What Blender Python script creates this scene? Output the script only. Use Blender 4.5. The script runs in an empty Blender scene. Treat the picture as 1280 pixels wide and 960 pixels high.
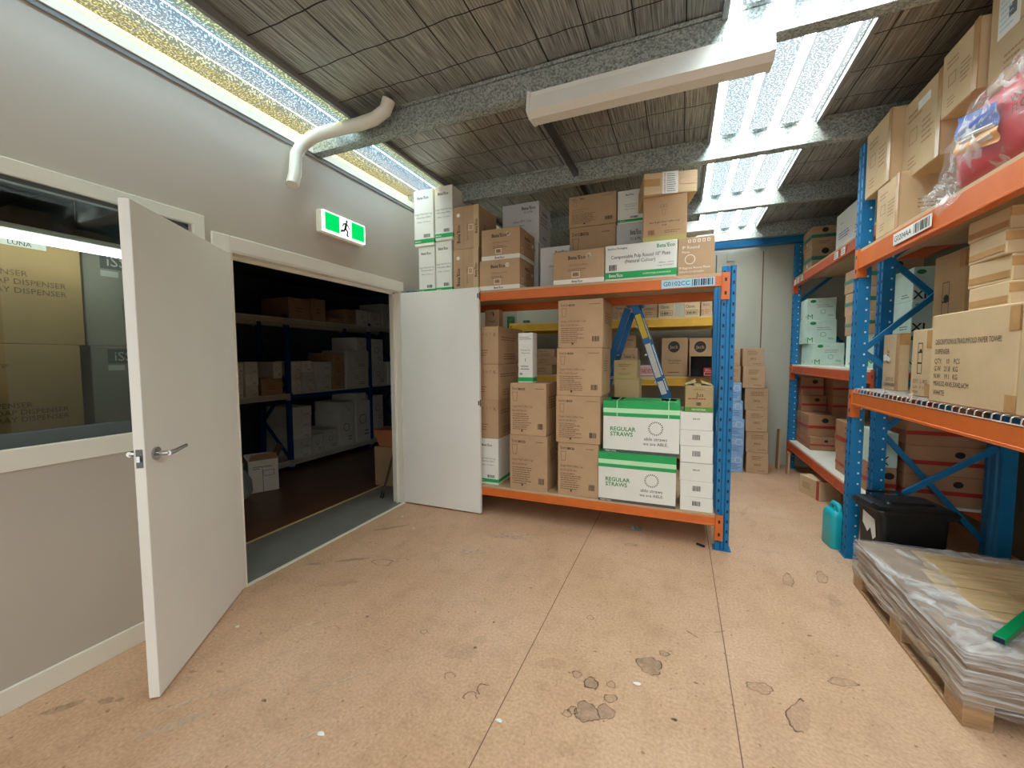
import bpy, bmesh, math, random
from mathutils import Vector, Matrix
C = bpy.context.scene.collection
PI = math.pi
rnd = random.Random(7)

# ------------------------------------------------------------------ materials
def srgb(r, g, b):
    f = lambda c: (c/255/12.92) if c/255 <= .04045 else ((c/255+.055)/1.055)**2.4
    return (f(r), f(g), f(b), 1)
MATS = {}
def nodes(name):
    m = bpy.data.materials.new(name); m.use_nodes = True
    nt = m.node_tree; nt.nodes.clear()
    out = nt.nodes.new('ShaderNodeOutputMaterial')
    return m, nt, out
def mat(name, col, rough=.6, metal=0., var=.12, scale=6., bump=0., bscale=60., stretch=None, objvar=0., spec=.5):
    if name in MATS: return MATS[name]
    m, nt, out = nodes(name); L = nt.links
    b = nt.nodes.new('ShaderNodeBsdfPrincipled')
    b.inputs['Roughness'].default_value = rough; b.inputs['Metallic'].default_value = metal
    b.inputs['Specular IOR Level'].default_value = spec
    c = srgb(*col)
    tc = nt.nodes.new('ShaderNodeTexCoord'); mp = nt.nodes.new('ShaderNodeMapping')
    L.new(tc.outputs['Object'], mp.inputs['Vector'])
    if stretch: mp.inputs['Scale'].default_value = stretch
    n = nt.nodes.new('ShaderNodeTexNoise'); n.inputs['Scale'].default_value = scale; n.inputs['Detail'].default_value = 5
    L.new(mp.outputs['Vector'], n.inputs['Vector'])
    r = nt.nodes.new('ShaderNodeValToRGB')
    r.color_ramp.elements[0].position = .3; r.color_ramp.elements[1].position = .7
    r.color_ramp.elements[0].color = tuple(x*(1-var) for x in c[:3])+(1,)
    r.color_ramp.elements[1].color = tuple(min(1, x*(1+var)) for x in c[:3])+(1,)
    L.new(n.outputs['Fac'], r.inputs['Fac'])
    src = r.outputs['Color']
    if objvar:
        oi = nt.nodes.new('ShaderNodeObjectInfo'); hs = nt.nodes.new('ShaderNodeHueSaturation')
        mr = nt.nodes.new('ShaderNodeMapRange'); mr.inputs['To Min'].default_value = 1-objvar; mr.inputs['To Max'].default_value = 1+objvar
        L.new(oi.outputs['Random'], mr.inputs['Value']); L.new(mr.outputs['Result'], hs.inputs['Value'])
        L.new(src, hs.inputs['Color']); src = hs.outputs['Color']
    L.new(src, b.inputs['Base Color'])
    if bump:
        n2 = nt.nodes.new('ShaderNodeTexNoise'); n2.inputs['Scale'].default_value = bscale
        L.new(mp.outputs['Vector'], n2.inputs['Vector'])
        bp = nt.nodes.new('ShaderNodeBump'); bp.inputs['Strength'].default_value = bump; bp.inputs['Distance'].default_value = .01
        L.new(n2.outputs['Fac'], bp.inputs['Height']); L.new(bp.outputs['Normal'], b.inputs['Normal'])
    L.new(b.outputs['BSDF'], out.inputs['Surface'])
    MATS[name] = m
    return m
def emit(name, col, strength):
    m, nt, out = nodes(name)
    e = nt.nodes.new('ShaderNodeEmission'); e.inputs['Color'].default_value = srgb(*col); e.inputs['Strength'].default_value = strength
    nt.links.new(e.outputs[0], out.inputs['Surface']); MATS[name] = m
    return m
M = MATS
KR = dict(rough=.8, var=.07, scale=5, bump=.08, bscale=40, objvar=.07, spec=.2)
mat('kraft', (192,160,126), **KR)
mat('kraft_pale', (206,180,142), **KR)
mat('kraft_deep', (180,147,112), **KR)
mat('kraft_red', (176,134,102), **KR)
mat('khaki_card', (180,158,115), **KR)
mat('white_card', (232,232,224), rough=.6, var=.03, scale=5, objvar=.03, spec=.3)
mat('grey_card', (205,207,205), rough=.6, var=.04, scale=5, objvar=.03, spec=.3)
mat('mint_card', (206,230,216), rough=.6, var=.06, scale=7, objvar=.03, spec=.3)
mat('blue_card', (150,190,232), rough=.6, var=.12, scale=24, objvar=.03, spec=.3)
mat('dim_white_card', (236,234,222), rough=.7, var=.05, scale=5, objvar=.10, spec=.2)
mat('dim_brown_card', (185,150,115), rough=.8, var=.07, scale=5, objvar=.10, spec=.2)
mat('grey_carton', (176,170,158), rough=.7, var=.05, objvar=.05, spec=.2)
mat('soap_card', (186,154,108), rough=.8, var=.05, objvar=.04, spec=.2)
mat('ink', (52,46,42), rough=.7, var=.1)
mat('ink_faint', (158,124,90), rough=.7, var=.1)
mat('ink_soft', (120,88,62), rough=.7, var=.1)
mat('ink_grey', (110,112,112), rough=.7, var=.1)
mat('ink_white', (240,236,225), rough=.7, var=.03)
mat('ink_green', (40,140,80), rough=.6, var=.08)
mat('green_band', (20,165,85), rough=.5, var=.06)
mat('teal_band', (70,185,150), rough=.5, var=.06)
mat('light_green', (190,235,190), rough=.5, var=.05)
mat('olive_band', (175,165,95), rough=.6, var=.06)
mat('leaf_band', (95,150,60), rough=.6, var=.06)
mat('dark_strip', (85,80,80), rough=.6, var=.08)
mat('black_print', (35,32,30), rough=.6, var=.1)
mat('red_print', (185,45,50), rough=.6, var=.08)
mat('pink_print', (225,185,180), rough=.6, var=.08)
mat('blue_print', (60,90,170), rough=.6, var=.1)
mat('tape_tan', (190,148,98), rough=.25, var=.1, scale=20, objvar=.08)
mat('tape_teal', (55,125,110), rough=.35, var=.12, scale=20)
mat('tape_red', (175,52,42), rough=.35, var=.12, scale=20)
mat('seam', (110,82,58), rough=.9)
mat('seam_white', (160,158,150), rough=.9)
mat('wall_paint', (194,186,174), rough=.75, var=.03, scale=1.5, bump=.03, bscale=200)
mat('white_trim', (235,232,220), rough=.45, var=.03, scale=4)
mat('door_white', (242,241,235), rough=.4, var=.02, scale=3)
mat('door_edge', (205,205,196), rough=.5, var=.05, scale=8)
mat('steel_chrome', (190,192,192), rough=.22, metal=1., var=.05)
mat('steel_dark', (95,98,100), rough=.35, metal=.9, var=.1)
mat('blue_steel', (0,112,166), rough=.48, var=.08, scale=9, spec=.5)
mat('navy_steel', (18,66,130), rough=.42, var=.1, scale=9)
mat('slot_dark', (14,34,60), rough=.8)
mat('slot_light', (215,228,235), rough=.8)  # light seen through the side holes, painted as pale dots
mat('orange_steel', (214,108,38), rough=.42, var=.07, scale=9)
mat('red_orange_steel', (196,82,40), rough=.45, var=.09, scale=9)
mat('yellow_steel', (215,165,45), rough=.45, var=.1, scale=9)
mat('cream_steel', (205,200,185), rough=.5, var=.06)
mat('green_steel', (50,110,70), rough=.5, var=.1)
mat('board', (200,172,135), rough=.75, var=.14, scale=4, stretch=(1,14,14))
mat('board_white', (225,220,205), rough=.7, var=.05)
mat('wire', (200,198,190), rough=.35, metal=.7, var=.05)
mat('concrete_wall', (178,176,160), rough=.9, var=.10, scale=2.2, bump=.12, bscale=25, stretch=(1,1,.25))
mat('olive_wall', (120,116,95), rough=.9, var=.08, scale=3)
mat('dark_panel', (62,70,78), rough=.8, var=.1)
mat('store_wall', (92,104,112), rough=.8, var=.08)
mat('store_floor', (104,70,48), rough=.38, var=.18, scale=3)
mat('vinyl_floor', (128,128,120), rough=.5, var=.08, scale=5)
mat('floor_line', (222,200,140), rough=.6, var=.08, scale=12)
mat('plastic_black', (20,20,21), rough=.42, var=.15, scale=12)
mat('plastic_cyan', (25,175,188), rough=.35, var=.06)
mat('pvc', (222,220,206), rough=.4, var=.03)
mat('lamp_white', (226,226,218), rough=.4, var=.03)
mat('pallet_wood', (176,142,104), rough=.85, var=.2, scale=7, stretch=(1,12,12), bump=.15)
mat('strip_wood', (205,172,125), rough=.75, var=.16, scale=5, stretch=(1,10,10))
mat('sheet_grey', (158,126,96), rough=.7, var=.2, scale=12, stretch=(1,1,30))
mat('green_tube', (0,140,80), rough=.3, var=.05)
mat('red_pack', (205,30,55), rough=.35, var=.1, scale=9)
mat('orange_pack', (235,160,60), rough=.4, var=.1)
mat('ladder_blue', (30,105,160), rough=.4, var=.1)
mat('alu', (185,188,190), rough=.35, metal=.8, var=.06)
mat('yellow_label', (225,200,60), rough=.5, var=.1)
mat('paper', (235,235,228), rough=.7, var=.04)
mat('label_blue', (170,212,232), rough=.5, var=.05)
mat('brown_plastic', (190,120,80), rough=.5, var=.08)
mat('pole_dark', (70,52,42), rough=.5, var=.1)
mat('joint_dark', (124,96,76), rough=.9)
mat('sack_grey', (150,152,150), rough=.7, var=.12, scale=9, bump=.4, bscale=14)
mat('blind_rail', (248,250,248), rough=.4, var=.02)
mat('frame_grey', (132,136,136), rough=.5, var=.05)
emit('tube_lit', (240,250,240), 7.)
mat('sash_dark', (84,92,94), rough=.45, var=.04)
emit('exit_green', (0,165,75), 1.0)
emit('exit_white', (235,245,235), 1.0)

def galvanised():
    m, nt, out = nodes('galvanised_steel'); L = nt.links
    b = nt.nodes.new('ShaderNodeBsdfPrincipled'); b.inputs['Metallic'].default_value = .55; b.inputs['Roughness'].default_value = .42
    tc = nt.nodes.new('ShaderNodeTexCoord')
    v = nt.nodes.new('ShaderNodeTexVoronoi'); v.inputs['Scale'].default_value = 110
    n = nt.nodes.new('ShaderNodeTexNoise'); n.inputs['Scale'].default_value = 90; n.inputs['Detail'].default_value = 3
    L.new(tc.outputs['Object'], n.inputs['Vector']); L.new(tc.outputs['Object'], v.inputs['Vector'])
    mx = nt.nodes.new('ShaderNodeMath'); mx.operation = 'ADD'
    sep = nt.nodes.new('ShaderNodeSeparateColor'); L.new(v.outputs['Color'], sep.inputs[0])
    ml = nt.nodes.new('ShaderNodeMath'); ml.operation = 'MULTIPLY'; ml.inputs[1].default_value = .45
    L.new(sep.outputs[0], ml.inputs[0]); L.new(ml.outputs[0], mx.inputs[0]); L.new(n.outputs['Fac'], mx.inputs[1])
    r = nt.nodes.new('ShaderNodeValToRGB')
    r.color_ramp.elements[0].position = .5; r.color_ramp.elements[1].position = .92
    r.color_ramp.elements[0].color = srgb(126,134,130); r.color_ramp.elements[1].color = srgb(188,196,190)
    L.new(mx.outputs[0], r.inputs['Fac']); L.new(r.outputs['Color'], b.inputs['Base Color'])
    L.new(b.outputs[0], out.inputs['Surface']); MATS['galv'] = m
galvanised()

def math_node(nt, op, a, b=None):
    n = nt.nodes.new('ShaderNodeMath'); n.operation = op
    for i, x in enumerate((a, b)):
        if x is None: continue
        if isinstance(x, (int, float)): n.inputs[i].default_value = x
        else: nt.links.new(x, n.inputs[i])
    return n.outputs[0]
def grid_lines(nt, sx, sy, w):
    tc = nt.nodes.new('ShaderNodeTexCoord'); s = nt.nodes.new('ShaderNodeSeparateXYZ')
    nz = nt.nodes.new('ShaderNodeTexNoise'); nz.inputs['Scale'].default_value = 2.5
    nt.links.new(tc.outputs['Object'], nz.inputs['Vector']); nt.links.new(tc.outputs['Object'], s.inputs[0])
    wob = math_node(nt, 'MULTIPLY', nz.outputs['Fac'], .014)
    res = None
    for i, p in ((0, sx), (1, sy)):
        q = math_node(nt, 'ADD', s.outputs[i], wob)
        q = math_node(nt, 'DIVIDE', q, p); q = math_node(nt, 'FRACT', q)
        q = math_node(nt, 'LESS_THAN', q, w/p)
        res = q if res is None else math_node(nt, 'MAXIMUM', res, q)
    return res, tc, s
def foil():
    m, nt, out = nodes('foil_insulation'); L = nt.links
    b = nt.nodes.new('ShaderNodeBsdfPrincipled'); b.inputs['Metallic'].default_value = .8; b.inputs['Roughness'].default_value = .40
    g, tc, s = grid_lines(nt, .235, .30, .007)
    mp = nt.nodes.new('ShaderNodeMapping'); mp.inputs['Scale'].default_value = (130, 4, 1); L.new(tc.outputs['Object'], mp.inputs['Vector'])
    n = nt.nodes.new('ShaderNodeTexNoise'); n.inputs['Scale'].default_value = 1.; n.inputs['Detail'].default_value = 4
    L.new(mp.outputs['Vector'], n.inputs['Vector'])
    n3 = nt.nodes.new('ShaderNodeTexNoise'); n3.inputs['Scale'].default_value = 40; L.new(tc.outputs['Object'], n3.inputs['Vector'])
    r = nt.nodes.new('ShaderNodeValToRGB')
    r.color_ramp.elements[0].position = .3; r.color_ramp.elements[1].position = .72
    r.color_ramp.elements[0].color = srgb(112,109,104); r.color_ramp.elements[1].color = srgb(212,208,200)  # streak contrast puts part of the foil's shimmer into its colour
    L.new(n.outputs['Fac'], r.inputs['Fac'])
    mix = nt.nodes.new('ShaderNodeMix'); mix.data_type = 'RGBA'; mix.inputs['B'].default_value = srgb(52,48,44)
    L.new(g, mix.inputs['Factor']); L.new(r.outputs['Color'], mix.inputs['A']); L.new(mix.outputs['Result'], b.inputs['Base Color'])
    h = math_node(nt, 'ADD', n.outputs['Fac'], math_node(nt, 'MULTIPLY', n3.outputs['Fac'], .35))
    bp = nt.nodes.new('ShaderNodeBump'); bp.inputs['Strength'].default_value = .45; bp.inputs['Distance'].default_value = .010
    L.new(h, bp.inputs['Height']); L.new(bp.outputs['Normal'], b.inputs['Normal'])
    L.new(b.outputs[0], out.inputs['Surface']); MATS['foil'] = m
foil()
def skylight(name, cols, strength, x0, x1):
    """translucent fibreglass sheet lit by the sky: cloudy white with dark fibre flecks and safety mesh; edges tinted"""
    m, nt, out = nodes(name); L = nt.links
    e = nt.nodes.new('ShaderNodeEmission'); e.inputs['Strength'].default_value = strength
    g, tc, s = grid_lines(nt, .17, .32, .004)
    f = math_node(nt, 'DIVIDE', math_node(nt, 'SUBTRACT', s.outputs[0], x0), x1-x0)
    r = nt.nodes.new('ShaderNodeValToRGB'); el = r.color_ramp.elements
    while len(el) < len(cols): el.new(.5)
    for k, (p, c) in enumerate(cols): el[k].position = p; el[k].color = srgb(*c)
    L.new(f, r.inputs['Fac'])
    n = nt.nodes.new('ShaderNodeTexNoise'); n.inputs['Scale'].default_value = 95; n.inputs['Detail'].default_value = 2
    L.new(tc.outputs['Object'], n.inputs['Vector'])
    # smooth ribs stay clean, flats carry flecks
    rib = math_node(nt, 'FRACT', math_node(nt, 'DIVIDE', s.outputs[0], .19))
    flat = math_node(nt, 'GREATER_THAN', rib, .25)
    fl = nt.nodes.new('ShaderNodeValToRGB'); fl.color_ramp.elements[0].position = .53; fl.color_ramp.elements[1].position = .57
    fl.color_ramp.elements[0].color = (.019,.021,.022,1); fl.color_ramp.elements[1].color = (.060,.062,.062,1)
    L.new(n.outputs['Fac'], fl.inputs['Fac'])
    m1 = nt.nodes.new('ShaderNodeMix'); m1.data_type = 'RGBA'; m1.inputs['A'].default_value = (1,1,1,1)
    L.new(flat, m1.inputs['Factor']); L.new(fl.outputs['Color'], m1.inputs['B'])
    m2 = nt.nodes.new('ShaderNodeMix'); m2.data_type = 'RGBA'; m2.blend_type = 'MULTIPLY'; m2.inputs['Factor'].default_value = 1
    L.new(r.outputs['Color'], m2.inputs['A']); L.new(m1.outputs['Result'], m2.inputs['B'])
    ed = math_node(nt, 'MULTIPLY', math_node(nt, 'GREATER_THAN', rib, .25), math_node(nt, 'LESS_THAN', rib, .28))
    lines = math_node(nt, 'MAXIMUM', g, ed)
    m3 = nt.nodes.new('ShaderNodeMix'); m3.data_type = 'RGBA'; m3.inputs['B'].default_value = (.02,.022,.022,1)
    L.new(lines, m3.inputs['Factor']); L.new(m2.outputs['Result'], m3.inputs['A'])
    L.new(m3.outputs['Result'], e.inputs['Color']); L.new(e.outputs[0], out.inputs['Surface'])
    MATS[name] = m
SKY_L, SKY_R = (-2.66, -2.06), (.165, .845)
skylight('skylight_yellowed', [(0,(226,208,146)),(.25,(234,218,152)),(.34,(225,235,215)),(.5,(235,246,250)),(.72,(190,228,250)),(.82,(212,224,176)),(1,(234,220,154))], 10.5, *SKY_L)
skylight('skylight_clear', [(0,(225,242,240)),(.3,(225,240,250)),(.6,(240,248,250)),(1,(240,246,240))], 16.0, *SKY_R)

def concrete_floor():
    m, nt, out = nodes('stained_concrete'); L = nt.links
    b = nt.nodes.new('ShaderNodeBsdfPrincipled'); b.inputs['Roughness'].default_value = .55; b.inputs['Specular IOR Level'].default_value = .35
    tc = nt.nodes.new('ShaderNodeTexCoord')
    def nz(scale, det=6, st=None):
        n = nt.nodes.new('ShaderNodeTexNoise'); n.inputs['Scale'].default_value = scale; n.inputs['Detail'].default_value = det
        mp = nt.nodes.new('ShaderNodeMapping'); L.new(tc.outputs['Object'], mp.inputs['Vector'])
        if st: mp.inputs['Scale'].default_value = st
        L.new(mp.outputs['Vector'], n.inputs['Vector']); return n.outputs['Fac']
    def ramp(f, a, ca, bb, cb):
        r = nt.nodes.new('ShaderNodeValToRGB'); r.color_ramp.elements[0].position = a; r.color_ramp.elements[1].position = bb
        r.color_ramp.elements[0].color = ca; r.color_ramp.elements[1].color = cb; L.new(f, r.inputs['Fac']); return r.outputs['Color']
    base = ramp(nz(1.3), .35, srgb(208,168,134), .65, srgb(220,184,152))
    def mult(a, bcol):
        mx = nt.nodes.new('ShaderNodeMix'); mx.data_type = 'RGBA'; mx.blend_type = 'MULTIPLY'; mx.inputs['Factor'].default_value = 1
        L.new(a, mx.inputs['A']); L.new(bcol, mx.inputs['B']); return mx.outputs['Result']
    c = mult(base, ramp(nz(75, 9), .3, (.80,.78,.76,1), .68, (1.06,1.05,1.04,1)))
    c = mult(c, ramp(nz(9, 8), .30, (.91,.90,.89,1), .50, (1,1,1,1)))
    c = mult(c, ramp(nz(16, 3), .22, (.62,.57,.53,1), .27, (1,1,1,1)))
    c = mult(c, ramp(nz(3., 6, (2.5,.7,1)), .30, (.92,.91,.90,1), .52, (1,1,1,1)))
    c = mult(c, ramp(nz(38, 2), .27, (.60,.54,.50,1), .31, (1,1,1,1)))
    c = mult(c, ramp(nz(60, 2, (1,1.3,1)), .70, (1,1,1,1), .74, (1.18,1.18,1.16,1)))
    L.new(c, b.inputs['Base Color'])
    bp = nt.nodes.new('ShaderNodeBump'); bp.inputs['Strength'].default_value = .05; bp.inputs['Distance'].default_value = .003
    L.new(nz(70, 6), bp.inputs['Height']); L.new(bp.outputs['Normal'], b.inputs['Normal'])
    L.new(b.outputs[0], out.inputs['Surface']); MATS['floor'] = m
concrete_floor()
def clear_film(name, tint, opacity, rough, sx, sy, lo=.52, hi=.72):
    m, nt, out = nodes(name); L = nt.links
    t = nt.nodes.new('ShaderNodeBsdfTransparent'); t.inputs['Color'].default_value = tint
    d = nt.nodes.new('ShaderNodeBsdfPrincipled'); d.inputs['Base Color'].default_value = (.86,.87,.87,1); d.inputs['Roughness'].default_value = rough
    tc = nt.nodes.new('ShaderNodeTexCoord'); mp = nt.nodes.new('ShaderNodeMapping'); mp.inputs['Scale'].default_value = (sx, sx, sy)
    L.new(tc.outputs['Object'], mp.inputs['Vector'])
    n = nt.nodes.new('ShaderNodeTexNoise'); n.inputs['Scale'].default_value = 1; n.inputs['Detail'].default_value = 4; n.inputs['Distortion'].default_value = 1.2
    L.new(mp.outputs['Vector'], n.inputs['Vector'])
    r = nt.nodes.new('ShaderNodeValToRGB'); r.color_ramp.elements[0].position = lo; r.color_ramp.elements[1].position = hi
    r.color_ramp.elements[0].color = (opacity*.35,)*3+(1,); r.color_ramp.elements[1].color = (min(1,opacity*1.5),)*3+(1,)
    L.new(n.outputs['Fac'], r.inputs['Fac'])
    bp = nt.nodes.new('ShaderNodeBump'); bp.inputs['Strength'].default_value = .8; bp.inputs['Distance'].default_value = .02
    L.new(n.outputs['Fac'], bp.inputs['Height']); L.new(bp.outputs['Normal'], d.inputs['Normal'])
    mx = nt.nodes.new('ShaderNodeMixShader'); L.new(r.outputs['Color'], mx.inputs[0]); L.new(t.outputs[0], mx.inputs[1]); L.new(d.outputs[0], mx.inputs[2])
    L.new(mx.outputs[0], out.inputs['Surface']); MATS[name] = m
clear_film('stretch_film', (.95,.96,.95,1), .46, .25, 2.2, 40, .44, .66)
clear_film('bag_film', (.97,.97,.97,1), .34, .16, 11, 11, .52, .64)
def glass():
    m, nt, out = nodes('window_glass'); L = nt.links
    t = nt.nodes.new('ShaderNodeBsdfTransparent'); t.inputs['Color'].default_value = (.80,.84,.82,1)
    g = nt.nodes.new('ShaderNodeBsdfGlossy'); g.inputs['Roughness'].default_value = .02
    f = nt.nodes.new('ShaderNodeFresnel'); f.inputs['IOR'].default_value = 1.5
    mx = nt.nodes.new('ShaderNodeMixShader'); L.new(f.outputs[0], mx.inputs[0]); L.new(t.outputs[0], mx.inputs[1]); L.new(g.outputs[0], mx.inputs[2])
    L.new(mx.outputs[0], out.inputs['Surface']); MATS['glass'] = m
    m, nt, out = nodes('sunscreen_blind'); L = nt.links
    t = nt.nodes.new('ShaderNodeBsdfTransparent'); d = nt.nodes.new('ShaderNodeBsdfDiffuse'); d.inputs['Color'].default_value = srgb(120,128,126)
    mx = nt.nodes.new('ShaderNodeMixShader'); mx.inputs[0].default_value = .55
    L.new(t.outputs[0], mx.inputs[1]); L.new(d.outputs[0], mx.inputs[2]); L.new(mx.outputs[0], out.inputs['Surface']); MATS['blind'] = m
glass()
def stain(name, col, op):
    m, nt, out = nodes(name); L = nt.links
    t = nt.nodes.new('ShaderNodeBsdfTransparent'); d = nt.nodes.new('ShaderNodeBsdfDiffuse'); d.inputs['Color'].default_value = srgb(*col)
    n = nt.nodes.new('ShaderNodeTexNoise'); n.inputs['Scale'].default_value = 30
    tc = nt.nodes.new('ShaderNodeTexCoord'); L.new(tc.outputs['Object'], n.inputs['Vector'])
    mx = nt.nodes.new('ShaderNodeMixShader'); L.new(math_node(nt, 'MULTIPLY', n.outputs['Fac'], op*2), mx.inputs[0])
    L.new(t.outputs[0], mx.inputs[1]); L.new(d.outputs[0], mx.inputs[2]); L.new(mx.outputs[0], out.inputs['Surface']); MATS[name] = m
stain('stain_edge', (76,60,50), .52); stain('stain_fill', (138,126,114), .24); stain('stain_faint', (120,92,72), .09); stain('stain_pale', (222,205,180), .30)

# ------------------------------------------------------------------ mesh builder
class B:
    def __init__(s): s.v = []; s.f = []; s.fm = []; s.m = []; s.smooth = set()
    def mi(s, name):
        if name not in s.m: s.m.append(name)
        return s.m.index(name)
    def face(s, pts, m):
        i = len(s.v); s.v += [tuple(p) for p in pts]; s.f.append(tuple(range(i, i+len(pts)))); s.fm.append(s.mi(m))
    def box(s, x0, x1, y0, y1, z0, z1, m, bev=0., tf=None):
        if bev <= 0:
            vs = [(x, y, z) for z in (z0, z1) for y in (y0, y1) for x in (x0, x1)]
            fs = [(0,2,3,1),(4,5,7,6),(0,1,5,4),(2,6,7,3),(0,4,6,2),(1,3,7,5)]
        else:
            bm = bmesh.new(); bmesh.ops.create_cube(bm, size=1)
            for v in bm.verts: v.co = Vector(((x0+x1)/2+v.co.x*(x1-x0), (y0+y1)/2+v.co.y*(y1-y0), (z0+z1)/2+v.co.z*(z1-z0)))
            bmesh.ops.bevel(bm, geom=bm.edges[:], offset=bev, segments=1 if bev < .006 else 2, affect='EDGES')
            vs = [v.co[:] for v in bm.verts]; bm.verts.index_update(); fs = [tuple(v.index for v in f.verts) for f in bm.faces]; bm.free()
        s.add(vs, fs, m, tf)
    def add(s, vs, fs, m, tf=None, smooth=False):
        i = len(s.v)
        s.v += [tuple(tf @ Vector(p)) for p in vs] if tf is not None else [tuple(p) for p in vs]
        k = s.mi(m)
        for f in fs:
            if smooth: s.smooth.add(len(s.f))
            s.f.append(tuple(i+j for j in f)); s.fm.append(k)
    def bar(s, p0, p1, w, h, m, up=(0,0,1), bev=0):
        p0, p1 = Vector(p0), Vector(p1); d = (p1-p0); L = d.length; d.normalize()
        side = d.cross(Vector(up)).normalized(); u = side.cross(d)
        tf = Matrix((side, d, u)).transposed().to_4x4(); tf.translation = p0
        s.box(-w/2, w/2, 0, L, -h/2, h/2, m, bev, tf)
    def tube(s, path, r, m, n=12, cap=True):
        P = [Vector(p) for p in path]; rings = []; prev = None
        for i, p in enumerate(P):
            t = (P[min(i+1, len(P)-1)]-P[max(i-1, 0)]).normalized()
            a = (prev - t*prev.dot(t)) if prev is not None else t.orthogonal()
            a.normalize(); prev = a; b = t.cross(a)
            rr = r[i] if isinstance(r, (list, tuple)) else r
            rings.append([p+(a*math.cos(2*PI*k/n)+b*math.sin(2*PI*k/n))*rr for k in range(n)])
        s.loft(rings, m, cap)
    def loft(s, rings, m, cap=True, smooth=True):
        n = len(rings[0]); vs = [p for R in rings for p in R]
        fs = [(i*n+k, i*n+(k+1) % n, (i+1)*n+(k+1) % n, (i+1)*n+k) for i in range(len(rings)-1) for k in range(n)]
        s.add(vs, fs, m, None, smooth)
        if cap: s.add(rings[0], [tuple(range(n))[::-1]], m); s.add(rings[-1], [tuple(range(n))], m)
    def prism(s, poly, y0, y1, m, tf=None):
        """poly in xz, extruded along y"""
        n = len(poly); vs = [(x, y0, z) for x, z in poly]+[(x, y1, z) for x, z in poly]
        s.add(vs, [tuple(range(n)), tuple(range(2*n-1, n-1, -1))]+[(k, (k+1) % n+0, (k+1) % n+n, k+n)[::-1] for k in range(n)], m, tf)
    def build(s, name, parent=None, loc=(0,0,0), rot=0):
        me = bpy.data.meshes.new(name); me.from_pydata(s.v, [], s.f)
        for k in s.m: me.materials.append(MATS[k])
        me.polygons.foreach_set('material_index', s.fm)
        for i in s.smooth: me.polygons[i].use_smooth = True
        me.update()
        o = bpy.data.objects.new(name, me); C.objects.link(o); o.parent = parent
        o.location = loc; o.rotation_euler = (0, 0, rot)
        return o
def tag(o, label=None, cat=None, group=None, kind=None):
    for k, v in (('label', label), ('category', cat), ('group', group), ('kind', kind)):
        if v: o[k] = v
    return o
def empty(name, loc, label, cat, group=None, rot=0):
    o = bpy.data.objects.new(name, None); C.objects.link(o); o.location = loc; o.rotation_euler = (0,0,rot)
    o.empty_display_size = .1
    return tag(o, label, cat, group)
def copy_tree(o, loc=None, label=None):
    c = o.copy(); C.objects.link(c)
    if loc: c.location = loc
    if label: c['label'] = label
    for ch in list(o.children):
        d = ch.copy(); C.objects.link(d); d.parent = c
        for g in ch.children:
            e = g.copy(); C.objects.link(e); e.parent = d
    return c
# lettering -> flat faces
_TX = {}
def letters(t):
    if t not in _TX:
        cu = bpy.data.curves.new('lettering', 'FONT'); cu.body = t.lstrip('*'); cu.size = 1; cu.resolution_u = 2; cu.offset = .016 if t[0] == '*' else 0
        o = bpy.data.objects.new('lettering', cu); me = o.to_mesh()
        vs = [v.co[:2] for v in me.vertices]; fs = [tuple(p.vertices) for p in me.polygons]
        o.to_mesh_clear(); bpy.data.objects.remove(o); bpy.data.curves.remove(cu)
        xs = [v[0] for v in vs] or [0, 1]
        _TX[t] = (vs, fs, min(xs), max(xs))
    return _TX[t]
def face_tf(face, w, d, h, eps=.0012):
    """matrix mapping (u metres, v metres, out) of a side of a w*d*h box (origin at base centre) to local space"""
    if face == 'F': r, u, n, o = (1,0,0), (0,0,1), (0,-1,0), (-w/2, -d/2-eps, 0)
    elif face == 'A': r, u, n, o = (0,-1,0), (0,0,1), (-1,0,0), (-w/2-eps, d/2, 0)
    elif face == 'R': r, u, n, o = (0,1,0), (0,0,1), (1,0,0), (w/2+eps, -d/2, 0)
    else: r, u, n, o = (1,0,0), (0,1,0), (0,0,1), (-w/2, -d/2, h+eps)
    m = Matrix((r, u, n)).transposed().to_4x4(); m.translation = o
    return m
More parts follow.
